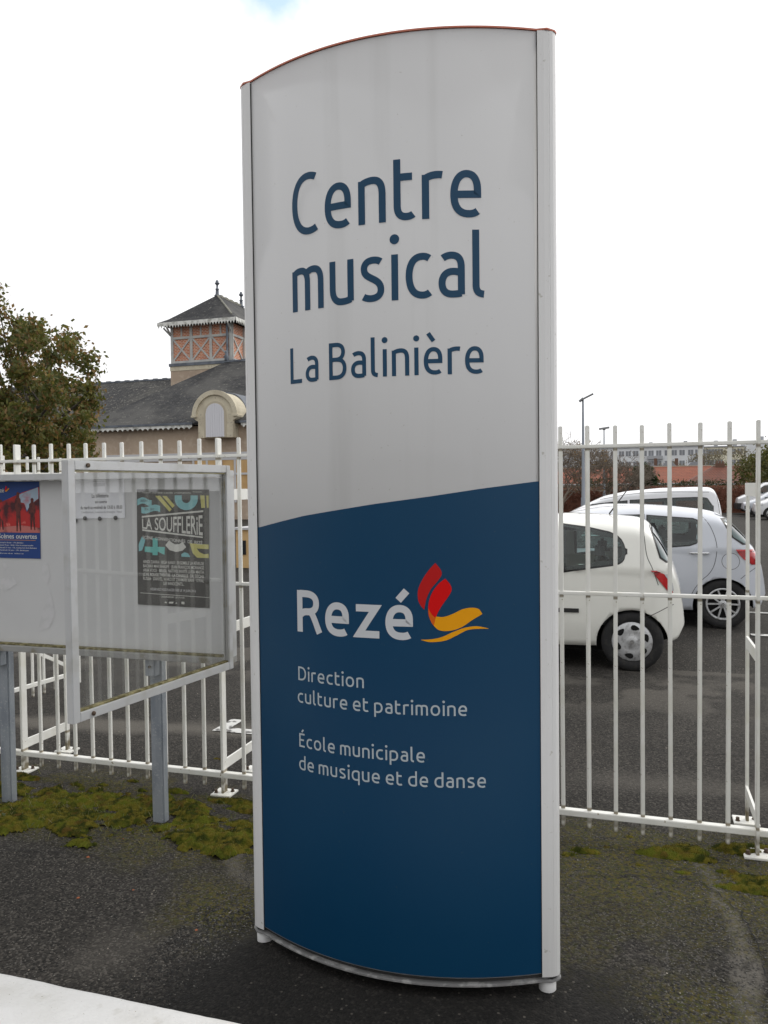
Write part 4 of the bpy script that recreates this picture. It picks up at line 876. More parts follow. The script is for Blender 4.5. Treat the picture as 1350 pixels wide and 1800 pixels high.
        b.add(vs,[(i*(nz+1)+k,(i+1)*(nz+1)+k,(i+1)*(nz+1)+k+1,i*(nz+1)+k+1) for i in range(nx) for k in range(nz)],0,True)
        o=b.build(name,m,par or s.t,fixn=False)
        if label: o['label']=label
        return o
    def window(s,lo,hi,rim=.016,band=.040,name='side_window'):
        f=lambda p,d:[(x,z+d) for x,z in p]
        lo2=[(lo[0][0]-rim,lo[0][1]-rim)]+f(lo,-rim)+[(lo[-1][0]+rim,lo[-1][1]-rim)]; hi2=[(hi[0][0]-rim,hi[0][1]+rim)]+f(hi,rim)+[(hi[-1][0]+rim,hi[-1][1]+rim)]
        s.holes.append((lo,hi))
        for sd in (-1,1):
            b=MB(); vs=[]; nx,nz=70,24; x0,x1=lo2[0][0],lo2[-1][0]; g=[]
            for i in range(nx+1):
                x=x0+(x1-x0)*i/nx; a=s.interp(lo2,x); c=s.interp(hi2,x)
                for k in range(nz+1):
                    z=a+(c-a)*k/nz; vs.append(s.pt(x,z,.003,sd)); g.append((x,z))
            fs=[]
            for i in range(nx):
                for k in range(nz):
                    q=(i*(nz+1)+k,(i+1)*(nz+1)+k,(i+1)*(nz+1)+k+1,i*(nz+1)+k+1); cx=sum(g[v][0] for v in q)/4; cz=sum(g[v][1] for v in q)/4
                    inner=lo[0][0]+band<cx<lo[-1][0]-band and s.interp(lo,cx)+band<cz<s.interp(hi,cx)-band
                    if not inner: fs.append(q)
            b.add(vs,fs,0,True); o=b.build(name,M_['trim'],s.t,fixn=False); s.patch('pane',lo,hi,M_['autoglass'],.007,par=o,sd=sd)
    def finish(s,seats=()):
        bm=bmesh.new(); bm.from_mesh(s.body.data); kill=[]
        def ins(v):
            x=v.co.x+s.ox; z=v.co.z
            if abs(v.co.y)<.3: return False
            for lo,hi in s.holes:
                if lo[0][0]<=x<=lo[-1][0] and s.interp(lo,x)<=z<=s.interp(hi,x): return True
            return False
        for f in bm.faces:
            if all(ins(v) for v in f.verts): kill.append(f)
        bmesh.ops.delete(bm,geom=kill,context='FACES'); bm.to_mesh(s.body.data); bm.free()
        for x,zb in seats:
            for y in (-.36,.36):
                b=MB(); b.box((x-s.ox-.05,y-.23,.45),(x-s.ox+.09,y+.23,zb)); b.box((x-s.ox-.02,y-.12,zb+.03),(x-s.ox+.07,y+.12,zb+.19)); b.build('seat',M_['seat'],s.t,bevel=.03)
        b=MB(); b.box((s.x0+.7-s.ox,-s.W/2+.12,.42),(s.x1-.25-s.ox,s.W/2-.12,.50)); b.build('cabin_floor',M_['seat'],s.t)
    def seam(s,pts,m=None,wd=.006,off=.0015,name='panel_gap'):
        P_=spl(pts,30); b=MB(); vs=[]
        for k,p in enumerate(P_):
            d=P_[min(k+1,30)]-P_[max(k-1,0)]; d=d/max(np.linalg.norm(d),1e-6); n=np.array([-d[1],d[0]])*wd/2
            vs+=[s.pt(*(p+n),off),s.pt(*(p-n),off)]
        b.add(vs,[(2*i,2*i+2,2*i+3,2*i+1) for i in range(30)]); b.build(name,m or M_['trim'],s.t,fixn=False)
    def wheel(s,wx,kind,near=True,ro=.0):
        wr=s.wr; yy=-s.W/2+.015 if near else s.W/2-.015; sg=1 if near else -1
        t=empty('wheel'); t.parent=s.t; t.location=(wx-s.ox,yy,wr+.004); 
        if not near: t.rotation_euler=(0,0,math.pi)
        b=MB(); b.lathe([(wr*.66,.17),(wr*.93,.175),(wr,.15),(wr*1.0,.03),(wr*.95,.006),(wr*.82,.0),(wr*.70,.006),(wr*.64,.02)],40,axis='y'); b.build('tyre',M_['tyre'],t)
        R=wr*.655
        b=MB()
        if kind=='cap':
            b.lathe([(0,.004),(.05,.004),(.055,.008),(R*.5,.0),(R*.97,.006),(R,.014),(R,.03)],40,axis='y')
            b.build('hubcap',M_['hub'],t)
            h=MB()
            for k in range(6):
                a=2*math.pi*(k+.3)/6; cx,cz=R*.72*math.cos(a),R*.72*math.sin(a); pts=[]
                for j in range(10):
                    q=2*math.pi*j/10; lx=.040*math.cos(q); lz=.024*math.sin(q)*(1+.4*math.cos(q)); pts.append((cx+lx*(-math.sin(a))+lz*math.cos(a),cz+lx*math.cos(a)+lz*math.sin(a)))
                h.prism(pts,-.002,.004)
            h.build('hubcap_opening',M_['arch'],t)
        else:
            b.lathe([(R,.03),(R,.008),(R*.90,.006),(R*.88,.03),(R*.86,.05)],40,axis='y')
            for k in range(10):
                a=2*math.pi*k/10; d=.16 if k%2 else -.16; p0=(.03*math.cos(a-d),.012,.03*math.sin(a-d)); p1=(R*.9*math.cos(a),.010,R*.9*math.sin(a)); b.bar(p0,p1,.020,.012,side=(0,1,0))
            b.lathe([(0,.0),(.035,.002),(.05,.010),(.05,.03)],20,axis='y'); b.build('alloy_rim',M_['hub'],t)
            h=MB(); h.lathe([(0,.06),(R*.88,.06)],30,axis='y'); h.build('brake_disc',M_['arch'],t)
        bdg=MB(); bdg.prism([(-.022,0),(-.011,.020),(.011,.020),(.022,0),(.011,-.020),(-.011,-.020)],-.003,.002); bdg.prism([(-.013,0),(-.006,.012),(.006,.012),(.013,0),(.006,-.012),(-.006,-.012)],-.0045,-.0032); bdg.build('centre_cap',M_['chrome'],t)
    def underside(s):
        b=MB(); b.box((s.x0+.35-s.ox,-s.W/2+.22,.16),(s.x1-.3-s.ox,s.W/2-.22,.34)); b.build('underbody',M_['arch'],s.t)
        b=MB(); 
        for y in (-s.W/2+.35,s.W/2-.35): b.box((s.x0+.5-s.ox,y-.05,s.B(0)-.02),(s.x1-.45-s.ox,y+.05,.30))
        b.build('chassis_rail',M_['arch'],s.t)
    def reartop(s,name,x0,x1,yw,m,off=.006,nx=12,ny=16):
        b=MB(); vs=[]
        for i in range(nx+1):
            x=x0+(x1-x0)*i/nx; T=s.T(x)
            for k in range(ny+1):
                y=-yw+2*yw*k/ny
                # height of the skin at this y
                lo_,hi_=s.B(x),T
                for _ in range(22):
                    md=(lo_+hi_)/2
                    if s.Y(x,md)>abs(y) and md<T: lo_=md
                    else: hi_=md
                vs.append((x-s.ox+off,y,lo_+off))
        b.add(vs,[(i*(ny+1)+k,(i+1)*(ny+1)+k,(i+1)*(ny+1)+k+1,i*(ny+1)+k+1) for i in range(nx) for k in range(ny)],0,True); return b.build(name,m,s.t,fixn=False)

cream=paintm('cream_white_paint',(.87,.87,.81)); silv=paintm('silver_white_paint',(.60,.63,.69)); whitep=paintm('white_van_paint',(.82,.83,.85))
# nearest car
c=Car('parked_car','cream white small hatchback parked nearest the railing with plain wheel cover',7.80,1.64,
 [(-3.14,.50),(-3.10,.72),(-2.9,.86),(-2.35,.99),(-1.75,1.34),(-1.35,1.45),(-.66,1.482),(-.28,1.465),(.03,1.438),(.13,1.405),(.20,1.33),(.30,1.16),(.375,1.0),(.42,.86),(.455,.66),(.465,.55),(.47,.48)],
 [(-3.14,.40),(-3.0,.22),(-2.7,.20),(-.4,.235),(.25,.27),(.40,.31),(.46,.42),(.47,.46)],.47,-3.14,cream,(-2.385,-.015),.285)
c.window([(-.66,.945),(-.39,.99),(-.17,1.022),(-.13,1.035),(-.10,1.055),(-.08,1.085),(-.072,1.13)],[(-.66,1.385),(-.41,1.352),(-.22,1.31),(-.15,1.278),(-.11,1.24),(-.085,1.195),(-.072,1.15)],name='quarter_window')
c.window([(-1.75,.92),(-1.5,.92),(-.75,.94)],[(-1.75,.98),(-1.3,1.34),(-.75,1.385)])
c.patch('rear_screen_edge',[(1.035,.292),(1.08,.232),(1.24,.185),(1.375,.142)],[(1.035,.36),(1.08,.335),(1.24,.265),(1.375,.205)],M_['trim'],.003,vert=True)
c.patch('rear_screen_glass',[(1.05,.302),(1.09,.245),(1.24,.200),(1.35,.165)],[(1.05,.352),(1.09,.328),(1.24,.255),(1.35,.195)],carglass,.007,vert=True)
c.reartop('rear_window',.17,.345,.60,carglass)
c.patch('tail_lamp',[(.75,.325),(.85,.245),(.93,.185),(.968,.150)],[(.75,.355),(.85,.330),(.93,.275),(.968,.205)],M_['taillight'],.010,vert=True)
c.patch('lamp_lens',[(.77,.345),(.84,.33),(.93,.275)],[(.77,.362),(.84,.35),(.93,.315)],M_['lampclear'],.012,vert=True)
c.patch('side_moulding',[(-2.0,.552),(-.50,.552)],[(-2.0,.592),(-.50,.592)],M_['trim'],.012,nz=2)
for p in ([(.085,1.42),(.10,1.25),(.12,1.10),(.17,.98),(.22,.83)],[(.06,.50),(.14,.54),(.30,.62),(.36,.64)],[(-.72,1.42),(-.74,1.1),(-.76,.7),(-.72,.3)]): c.seam(p)
c.finish(((-1.25,1.02),(-.35,1.0))); c.underside()
for wx in (-.015,-2.385): c.wheel(wx,'cap'); c.wheel(wx,'cap',False)
a=MB(); a.tube([(.0-.0,0,1.45),(-.02,0,1.47),(.22,0,1.80)],[.012,.008,.003],6); a.build('roof_aerial',M_['trim'],c.t,(-.22-c.ox,0,-.0))
# second car
c=Car('parked_car','silver white hatchback with alloy wheel parked just beyond the nearest car',10.40,1.72,
 [(-2.52,.48),(-2.46,.74),(-2.1,.92),(-1.5,1.03),(-.85,1.40),(-.45,1.472),(.05,1.500),(.46,1.482),(.86,1.44),(1.04,1.395),(1.10,1.355),(1.20,1.25),(1.34,1.10),(1.44,.97),(1.50,.82),(1.54,.62),(1.555,.5)],
 [(-2.52,.38),(-2.4,.22),(-2.0,.20),(.6,.22),(1.3,.24),(1.48,.28),(1.555,.42)],1.555,-2.52,silv,(-1.55,1.035),.30)
c.window([(.17,1.0),(.38,1.0),(.66,1.025),(.74,1.055),(.785,1.16)],[(.17,1.375),(.48,1.350),(.70,1.335),(.76,1.31),(.785,1.20)])
c.window([(-1.15,1.0),(-.9,.985),(.10,.995)],[(-1.15,1.03),(-.55,1.37),(.10,1.38)])
c.patch('rear_screen_edge',[(1.03,1.25),(1.12,1.13),(1.24,1.07),(1.345,1.02)],[(1.03,1.40),(1.10,1.345),(1.20,1.25),(1.345,1.11)],M_['trim'],.003,vert=True)
c.patch('rear_screen_glass',[(1.045,1.275),(1.12,1.155),(1.24,1.09),(1.325,1.05)],[(1.045,1.385),(1.11,1.33),(1.20,1.24),(1.325,1.12)],carglass,.007,vert=True)
c.reartop('rear_window',1.115,1.39,.62,carglass)
c.patch('tail_lamp',[(.79,1.36),(.86,1.26),(.93,1.20),(.975,1.175)],[(.79,1.53),(.86,1.50),(.93,1.47),(.975,1.43)],M_['taillight'],.010,vert=True)
q=MB(); q.tube([c.pt(.66,.925,.0),c.pt(.69,.925,.03),c.pt(.85,.925,.03),c.pt(.88,.925,.0)],[.010,.013,.013,.010],8); q.build('door_handle',M_['chrome'],c.t)
c.seam([(.80,1.38),(.90,1.24),(.965,1.02),(.94,.80),(.88,.68),(.80,.60),(.72,.50),(.66,.38)]); c.seam([(.13,1.40),(.12,1.0),(.10,.6),(.10,.25)])
c.seam([(1.12+.10*math.cos(q*.5236),.83+.10*math.sin(q*.5236)) for q in range(13)],wd=.005); c.seam([(1.23,.62),(1.30,.68),(1.42,.76)])
c.patch('spoiler',[(.98,1.395),(1.10,1.345)],[(.98,1.41),(1.10,1.362)],silv,.05,nx=4,nz=2)
c.finish(((-.75,1.02),(.35,1.02))); c.underside()
for wx in (1.035,-1.55): c.wheel(wx,'alloy'); c.wheel(wx,'alloy',False)
# third car: mostly roof
c=Car('parked_car','white car showing only its roof and windscreen pillar behind the silver hatchback',12.95,1.70,
 [(-2.6,.5),(-2.5,.75),(-2.1,.95),(-1.65,1.02),(-1.13,1.27),(-.95,1.355),(-.73,1.42),(-.46,1.457),(.06,1.455),(.61,1.42),(.9,1.36),(1.1,1.2),(1.3,.9),(1.4,.6)],
 [(-2.6,.4),(-2.4,.22),(1.2,.22),(1.4,.4)],1.4,-2.6,whitep,(-1.75,.85),.30)
c.window([(-1.25,1.02),(-.9,1.0),(.8,1.02)],[(-1.25,1.06),(-.75,1.33),(.8,1.36)]); c.patch('windscreen_edge',[(-1.45,1.05),(-1.13,1.2),(-.85,1.32)],[(-1.45,1.09),(-1.13,1.245),(-.85,1.365)],M_['trim'],.01)
c.finish(((-.9,1.0),)); c.underside()
for wx in (.85,-1.75): c.wheel(wx,'cap'); c.wheel(wx,'cap',False)
# small van
c=Car('parked_van','small white van with side windows parked at the far end of the row',15.35,1.70,
 [(-2.45,.55),(-2.4,.85),(-2.0,1.02),(-1.5,1.10),(-.85,1.42),(-.55,1.56),(-.14,1.645),(.47,1.70),(1.16,1.715),(1.38,1.705),(1.46,1.60),(1.53,1.28),(1.56,.95),(1.58,.6),(1.59,.5)],
 [(-2.45,.42),(-2.3,.24),(1.45,.26),(1.59,.4)],1.59,-2.45,whitep,(-1.6,.95),.31,roofr=.10,belt=1.0,tumble=.10)
c.window([(-.05,1.03),(.60,1.03)],[(-.05,1.475),(.60,1.505)]); c.window([(.69,1.03),(1.20,1.03),(1.30,1.06),(1.36,1.2)],[(.69,1.51),(1.15,1.52),(1.27,1.50),(1.36,1.36)]); c.window([(-1.35,1.06),(-1.1,1.03),(-.12,1.03)],[(-1.35,1.10),(-.75,1.40),(-.12,1.465)])
c.seam([(.645,1.66),(.645,1.3),(.645,.9),(.645,.4)]); c.seam([(1.40,1.70),(1.46,1.4),(1.49,1.1),(1.50,.6)]); c.seam([(-.6,1.50),(0,1.60),(.6,1.63),(1.3,1.62)],wd=.008)
c.patch('tail_lamp',[(.75,1.49),(1.05,1.47)],[(.75,1.56),(1.05,1.54)],M_['taillight'],.008,vert=True)
c.finish(((-.9,1.12),(.3,1.1))); c.underside()
for wx in (.95,-1.6): c.wheel(wx,'cap'); c.wheel(wx,'cap',False)
# far vehicles
c=Car('distant_van','white panel van with black bumper parked against the hedge at the right edge',48.6,1.9,
 [(5.62,.75),(5.66,.95),(6.0,1.12),(6.45,1.28),(6.9,1.72),(7.1,1.82),(10.5,1.85),(10.65,1.5),(10.7,.8)],[(5.62,.62),(5.8,.45),(10.4,.35),(10.7,.5)],10.7,5.62,whitep,(6.5,9.6),.33,group='vehicles parked far off by the hedge',roofr=.12,belt=1.25,tumble=.08)
c.window([(6.5,1.22),(6.9,1.20),(7.4,1.20)],[(6.5,1.28),(6.95,1.62),(7.4,1.66)]); b=MB(); b.box((5.58-c.ox,-.93,.30),(5.95-c.ox,.93,.66)); b.build('bumper',M_['trim'],c.t,bevel=.04)
c.patch('door_gap',[(7.50,.6),(7.56,.6)],[(7.50,1.7),(7.56,1.7)],M_['trim'],.01,nx=1); c.finish(()); c.underside()
for wx in (6.5,9.6): c.wheel(wx,'cap')
c=Car('distant_car','silver hatchback parked nose to the left in front of the white panel van',45.6,1.7,
 [(5.55,.55),(5.6,.75),(6.2,.95),(6.8,1.3),(7.2,1.43),(8.4,1.42),(9.0,1.1),(9.3,.6)],[(5.55,.42),(5.8,.25),(9.1,.25),(9.3,.45)],9.3,5.55,silv,(6.2,8.5),.30,group='vehicles parked far off by the hedge')
c.window([(6.55,.98),(8.6,1.0)],[(6.55,1.02),(8.6,1.2)]); c.patch('bumper_grille',[(5.60,.42),(5.85,.42)],[(5.60,.58),(5.85,.58)],M_['trim'],.02); c.finish(()); c.underside()
for wx in (6.2,8.5): c.wheel(wx,'cap')
c=Car('distant_car','white hatchback parked at the right edge beside the silver one',42.0,1.7,
 [(5.62,.55),(5.68,.78),(6.2,.98),(6.8,1.3),(7.2,1.45),(8.4,1.44),(9.0,1.1),(9.3,.6)],[(5.62,.42),(5.8,.25),(9.1,.25),(9.3,.45)],9.3,5.62,whitep,(6.3,8.5),.30,group='vehicles parked far off by the hedge')
c.window([(6.55,.98),(8.6,1.0)],[(6.55,1.02),(8.6,1.2)]); c.patch('head_lamp',[(5.68,.66),(5.95,.70)],[(5.68,.72),(5.95,.82)],M_['lampclear'],.01); c.finish(()); c.underside()
for wx in (6.3,8.5): c.wheel(wx,'cap')

# ------------------------------------------------------------------ the old house with its tower
slate=brickmat('roof_slate',(.020,.0205,.023),(.038,.039,.042),(.007,.007,.008),.34,.17,.018,(1,1,1.75),.85,(.22,(.085,.083,.078),.47,.60),n2=(4.5,(.17,.165,.145),.57,.66))
slate2=brickmat('roof_slate_lichened',(.030,.031,.033),(.055,.055,.056),(.010,.010,.010),.34,.17,.018,(1,1,1.75),.85,(.3,(.10,.098,.088),.42,.62),n2=(5,(.22,.21,.185),.54,.64))
render_=mat('beige_render',(.52,.41,.31),.9,noise=[(.5,(.44,.34,.26),.45,.65,6,(1,1,.5)),(3,(.58,.48,.37),.5,.7)],bump=(8,.2,.01))
stone=mat('cream_dressed_stone',(.66,.60,.46),.85,noise=[(1.5,(.56,.50,.38),.45,.65),(9,(.38,.34,.27),.62,.72)],bump=(10,.2,.01))
brick=brickmat('red_brick',(.66,.22,.10),(.46,.13,.06),(.70,.55,.44),.26,.11,.018,(1,1,1),.85,(1.2,(.36,.17,.12),.5,.8))
timber=mat('grey_painted_timber',(.54,.54,.51),.7,noise=[(2,(.42,.43,.43),.45,.65)])
zinc=mat('zinc',(.17,.19,.22),.45,metal=.4,noise=(2,(.11,.125,.15),.4,.6)); fasc=mat('pale_fretwork',(.80,.80,.76),.7,noise=(3,(.42,.42,.38),.45,.65))
shut=mat('white_shutter',(.72,.72,.76),.6); dark=mat('dark_opening',(.02,.022,.025),.2); ochre=mat('ochre_wall',(.68,.46,.22),.85,noise=(1,(.58,.36,.16),.4,.6)); wpaint=mat('white_woodwork',(.62,.62,.63),.6)
def fretwork(b,x0,x1,y,z,h,step,th=.03,axis='x'):
    """board with pointed teeth hanging from height z"""
    n=max(1,round((x1-x0)/step)); st=(x1-x0)/n
    for k in range(n):
        a=x0+k*st; poly=[(a,z),(a,z-h*.55),(a+st*.2,z-h*.60),(a+st*.5,z-h),(a+st*.8,z-h*.60),(a+st,z-h*.55),(a+st,z)]
        if axis=='x': b.prism(poly,y,y+th)
        else:
            vs=[(y,p,q) for p,q in poly]+[(y+th,p,q) for p,q in poly]; m=len(poly)
            b.add(vs,[tuple(range(m)),tuple(reversed(range(m,2*m)))]+[(i,m+i,m+(i+1)%m,(i+1)%m) for i in range(m)])
def hip(name,x0,x1,y0,y1,ze,zr,rx0,rx1,ry,m,par,th=.12):
    b=MB(); vs=[(x0,y0,ze),(x1,y0,ze),(x1,y1,ze),(x0,y1,ze),(rx0,ry,zr),(rx1,ry,zr)]+[(x0,y0,ze-th),(x1,y0,ze-th),(x1,y1,ze-th),(x0,y1,ze-th)]
    b.add(vs,[(0,1,5,4),(1,2,5),(2,3,4,5),(3,0,4),(0,6,7,1),(1,7,8,2),(2,8,9,3),(3,9,6,0),(6,9,8,7)]); return b.build(name,m,par)
house=empty('manor_house',(-23,50,0),0,'beige slate roofed manor house with a brick and timber tower left of the sign','building')
def hb(a,b_,name,m,par=house,bev=0): q=MB(); q.box((a[0]+23,a[1]-50,a[2]),(b_[0]+23,b_[1]-50,b_[2])); return q.build(name,m,par,bevel=bev)
def L(x,y): return x+23,y-50
hb((-32.4,42,0),(-12,58,5.55),'wall',render_)
r=hip('roof',-32.85+23,-11.5+23,41.5-50,58.5-50,5.72,10.65,-27.1+23,-17+23,0,slate,house)
hb((-32.8,49.9-1.0+1.05,10.62),(-17,50.05,10.78),'ridge',zinc) if False else None
q=MB(); 
for k in range(26): q.box((-4.1+k*.4,-.09,10.62),(-4.1+k*.4+.37,.09,10.74+(.03 if k%2 else 0)))
q.build('ridge_tiles',zinc,house)
q=MB(); q.lathe([(.10,0),(.16,.05),(.12,.15),(.20,.3),(.07,.5),(.12,.62),(.0,.78)],10,c=(-27.05+23,0,10.7)); q.build('ridge_finial',zinc,house)
q=MB()
for x0,x1 in ((-32.85,-24.75),(-21.55,-11.5)): fretwork(q,x0+23,x1+23,41.42-50,5.60,.26,.36)
q.build('eaves_fretwork',fasc,house)
q=MB(); 
for x0,x1 in ((-32.9,-24.7),(-21.6,-11.5)): q.box((x0+23,41.36-50,5.60),(x1+23,41.5-50,5.72))
q.build('gutter',zinc,house)
# wall dormer
dm=MB(); R0=1.40; cx=-23.12+23; spr=6.05
poly=[(cx-1.12,4.78),(cx-1.12,5.75),(cx-1.25,5.80),(cx-1.42,5.95),(cx-1.45,6.05)]+[(cx-R0*math.cos(math.pi*k/20),spr+R0*math.sin(math.pi*k/20)) for k in range(21)]+[(cx+1.45,6.05),(cx+1.42,5.95),(cx+1.25,5.80),(cx+1.12,5.75),(cx+1.12,4.78)]
dm.prism(poly,41.2800-50,42.6-50); dmo=dm.build('dormer',stone,house)
dm=MB(); dm.prism([(cx-R0*1.05*math.cos(math.pi*k/20),spr+R0*1.05*math.sin(math.pi*k/20)) for k in range(21)]+[(cx+R0*.86*math.cos(math.pi*k/20),spr+R0*.86*math.sin(math.pi*k/20)) for k in range(21)],41.1600-50,41.2790-50); dm.box((cx-1.52,41.1400-50,5.98),(cx-1.18,41.2790-50,6.09)); dm.box((cx+1.18,41.1400-50,5.98),(cx+1.52,41.2790-50,6.09)); dm.build('dormer_moulding',stone,house)
dm=MB(); dm.prism([(cx-R0*1.0*math.cos(math.pi*k/20),spr+.02+R0*1.06*math.sin(math.pi*k/20)) for k in range(21)],42.601-50,45.6-50); dm.build('dormer_roof',zinc,house)
W2=.60
dm=MB(); dm.prism([(cx-W2-.12,4.80),(cx-W2-.12,6.16)]+[(cx-(W2+.12)*math.cos(math.pi*k/14),6.16+(W2+.12)*math.sin(math.pi*k/14)) for k in range(1,14)]+[(cx+W2+.12,6.16),(cx+W2+.12,4.80)],41.2550-50,41.2795-50); so_=dm.build('shutter_surround',mat('recess_stone',(.52,.46,.35),.9),dmo)
for k in range(8):
    xa=cx-W2+k*W2/4; xb=xa+W2/4-.012; h=lambda x:6.16+math.sqrt(max(W2*W2-(x-cx)**2,0)); pl=MB(); pl.prism([(xa,4.82),(xa,h(xa)),((xa+xb)/2,h((xa+xb)/2)),(xb,h(xb)),(xb,4.82)],41.2250-50,41.2545-50); pl.build('shutter_plank',shut,dmo)
# facade bands and openings
hb((-31.2,41.93,3.50),(-12,41.999,3.96),'fascia_band',wpaint)
hb((-25.05,41.95,1.2),(-12,41.998,3.49),'shopfront_infill',ochre)
for xs_ in (-30.5,-28.9,-27.35):
    w_=hb((xs_,41.94,1.3),(xs_+1.2,41.996,3.42),'window',wpaint); hb((xs_+.1,41.92,1.4),(xs_+.55,41.9395,3.32),'pane',dark,w_); hb((xs_+.65,41.92,1.4),(xs_+1.1,41.9395,3.32),'pane',carglass,w_)
for xs_ in (-25.05,-24.15,-23.2,-22.3,-21.4,-20.5): hb((xs_,41.90,1.0),(xs_+.12,41.949,3.49),'mullion',wpaint)
hb((-25.05,41.88,2.62),(-12,41.9,2.74),'transom',wpaint)
# left wing, set back
hb((-56,49.6,0),(-32.41,64,5.3),'wing_wall',render_)
r=hip('wing_roof',-57+23,-31+23,49.0-50,65-50,5.45,10.78,-56+23,-31.2+23,57-50,slate2,house)
q=MB()
for k in range(55): q.box((-56+23+k*.45,57-50-.09,10.74),(-56+23+k*.45+.4,57-50+.09,10.86+(.05 if k%2 else 0)))
q.build('wing_ridge_tiles',zinc,house)
q=MB(); fretwork(q,-56+23,-33+23,48.93-50,5.36,.26,.4); q.build('wing_fretwork',fasc,house)
# tower
TX0,TX1,TY0,TY1=-32.05,-27.15,51.0,59.8
tw=empty('tower'); tw.parent=house
def tb(a,b_,name,m,par=tw,bev=0): q=MB(); q.box((a[0]+23,a[1]-50,a[2]),(b_[0]+23,b_[1]-50,b_[2])); return q.build(name,m,par,bevel=bev)
tb((TX0-.05,TY0-.05,4),(TX1+.05,TY1+.05,10.55),'tower_wall',render_)
tb((TX0-.08,TY0-.08,10.4),(TX1+.08,TY1+.08,10.72),'stone_band',stone)
tb((TX0-.14,TY0-.14,10.72),(TX1+.14,TY1+.14,10.93),'zinc_ledge',zinc)
tb((TX0+.04,TY0+.04,10.93),(TX1-.04,TY1-.04,13.6),'brick_infill',brick)
def beam(a,b_,nm='timber',wd=.16): q=MB(); q.bar((a[0]+23,a[1]-50,a[2]),(b_[0]+23,b_[1]-50,b_[2]),wd,.07,side=(0,1,0) if abs(a[1]-b_[1])<.01 else (1,0,0)); q.build(nm,timber,tw)
bays=[TX0+.08+k*(TX1-TX0-.16)/3 for k in range(4)]
for x in bays: beam((x,TY0,10.94),(x,TY0,13.55),wd=.20)
beam((TX0,TY0-.012,12.75),(TX1,TY0-.012,12.75)); beam((TX0,TY0-.013,11.02),(TX1,TY0-.013,11.02),wd=.17)
for k in range(3):
    a,c_=bays[k]+.1,bays[k+1]-.1; beam((a,TY0+.016,11.12),(c_,TY0+.016,12.66),'brace',.11); beam((c_,TY0+.010,11.12),(a,TY0+.010,12.66),'brace',.11); beam(((a+c_)/2,TY0+.012,12.84),((a+c_)/2,TY0+.012,13.5),wd=.11)
ys_=[TY0+.08+k*(TY1-TY0-.16)/5 for k in range(6)]
for y in ys_: beam((TX1,y,10.94),(TX1,y,13.55),wd=.20)
beam((TX1+.012,TY0,12.75),(TX1+.012,TY1,12.75)); beam((TX1+.013,TY0,11.02),(TX1+.013,TY1,11.02),wd=.17)
for k in range(5):
    a,c_=ys_[k]+.1,ys_[k+1]-.1; beam((TX1-.016,a,11.12),(TX1-.016,c_,12.66),'brace',.11); beam((TX1-.010,c_,11.12),(TX1-.010,a,12.66),'brace',.11)
# downpipe at the near corner
q=MB(); q.tube([(TX1-.28+23,TY0-.12-50,13.6),(TX1-.28+23,TY0-.12-50,10.95)],.09,8); q.build('downpipe',zinc,tw)
# flared tower roof
q=MB(); ex=.68
lev=[(ex,13.72,0),(ex,13.80,0),(.1,14.15,0),(-.75,14.85,0)]
rx=(TX0+TX1)/2+23; vs=[]
for e_,z,_ in lev: vs+=[(TX0-e_+23,TY0-e_-50,z),(TX1+e_+23,TY0-e_-50,z),(TX1+e_+23,TY1+e_-50,z),(TX0-e_+23,TY1+e_-50,z)]
n=len(vs); vs+=[(rx,TY0+2.45-50,16.25),(rx,TY1-2.45-50,16.25)]
fs=[(3,2,1,0)]
for j in range(len(lev)-1): fs+=[(j*4+k,j*4+(k+1)%4,(j+1)*4+(k+1)%4,(j+1)*4+k) for k in range(4)]
o=(len(lev)-1)*4; fs+=[(o,o+1,n),(o+1,o+2,n+1,n),(o+2,o+3,n+1),(o+3,o,n,n+1)]
q.add(vs,fs); q.build('tower_roof',slate,tw)
q=MB()
for a,c_ in (((TX1-.0+.1+23,TY0-.1-50,14.17),(TX1-.75+23,TY0+.75-50,14.88)),((TX1-.75+23,TY0+.75-50,14.88),(rx,TY0+2.45-50,16.28))): q.tube([a,c_],.07,6)
for k in range(10): q.box((rx-.08,TY0+2.5+k*.4-50,16.2),(rx+.08,TY0+2.5+k*.4+.36-50,16.33+(.05 if k%2 else 0)))
q.build('roof_ridges',mat('lichened_ridge',(.30,.29,.24),.8,noise=(3,(.2,.2,.17),.4,.6)),tw)
for y in (TY0+2.5,TY1-2.5):
    q=MB(); q.lathe([(.20,-.05),(.24,.03),(.14,.12),(.11,.45),(.16,.50),(.08,.58),(.07,.80),(.13,.85),(.20,.95),(.10,1.02),(.12,1.10),(.0,1.22)],10,c=(rx,y-50,16.2)); q.build('finial',zinc,tw)
q=MB(); fretwork(q,TX0-ex+23,TX1+ex+23,TY0-ex-.03-50,13.80,.42,.235)
fretwork(q,TY0-ex-50,TY1+ex-50,TX1+ex+.03+23,13.80,.42,.235,axis='y'); q.build('tower_fretwork',fasc,tw)
q=MB()
for x in (TX0,TX1): q.bar((x+23,TY0-50-.03,13.0),(x+23,TY0-50-.62,13.55),.1,.1,side=(1,0,0))
q.bar((TX0-.02+23,TY0-50,12.95),(TX0-.6+23,TY0-50,13.55),.1,.1,side=(0,1,0)); q.build('eaves_bracket',timber,tw)

# low ochre wall standing in for an unidentified shape glimpsed between board and sign
t=empty('low_ochre_wall',(-7.6,16.6,0),0,'low ochre kiosk wall with a barred window between notice board and sign','masonry')
q=MB(); q.box((-.95,-.5,0),(.9,.5,.86)); q.build('wall',ochre,t); q=MB(); q.box((-1.0,-.55,.861),(.95,.55,.91)); q.build('coping',wpaint,t); q=MB(); q.box((-.83,-.52,.30),(-.70,-.501,.62)); q.build('window',dark,t)

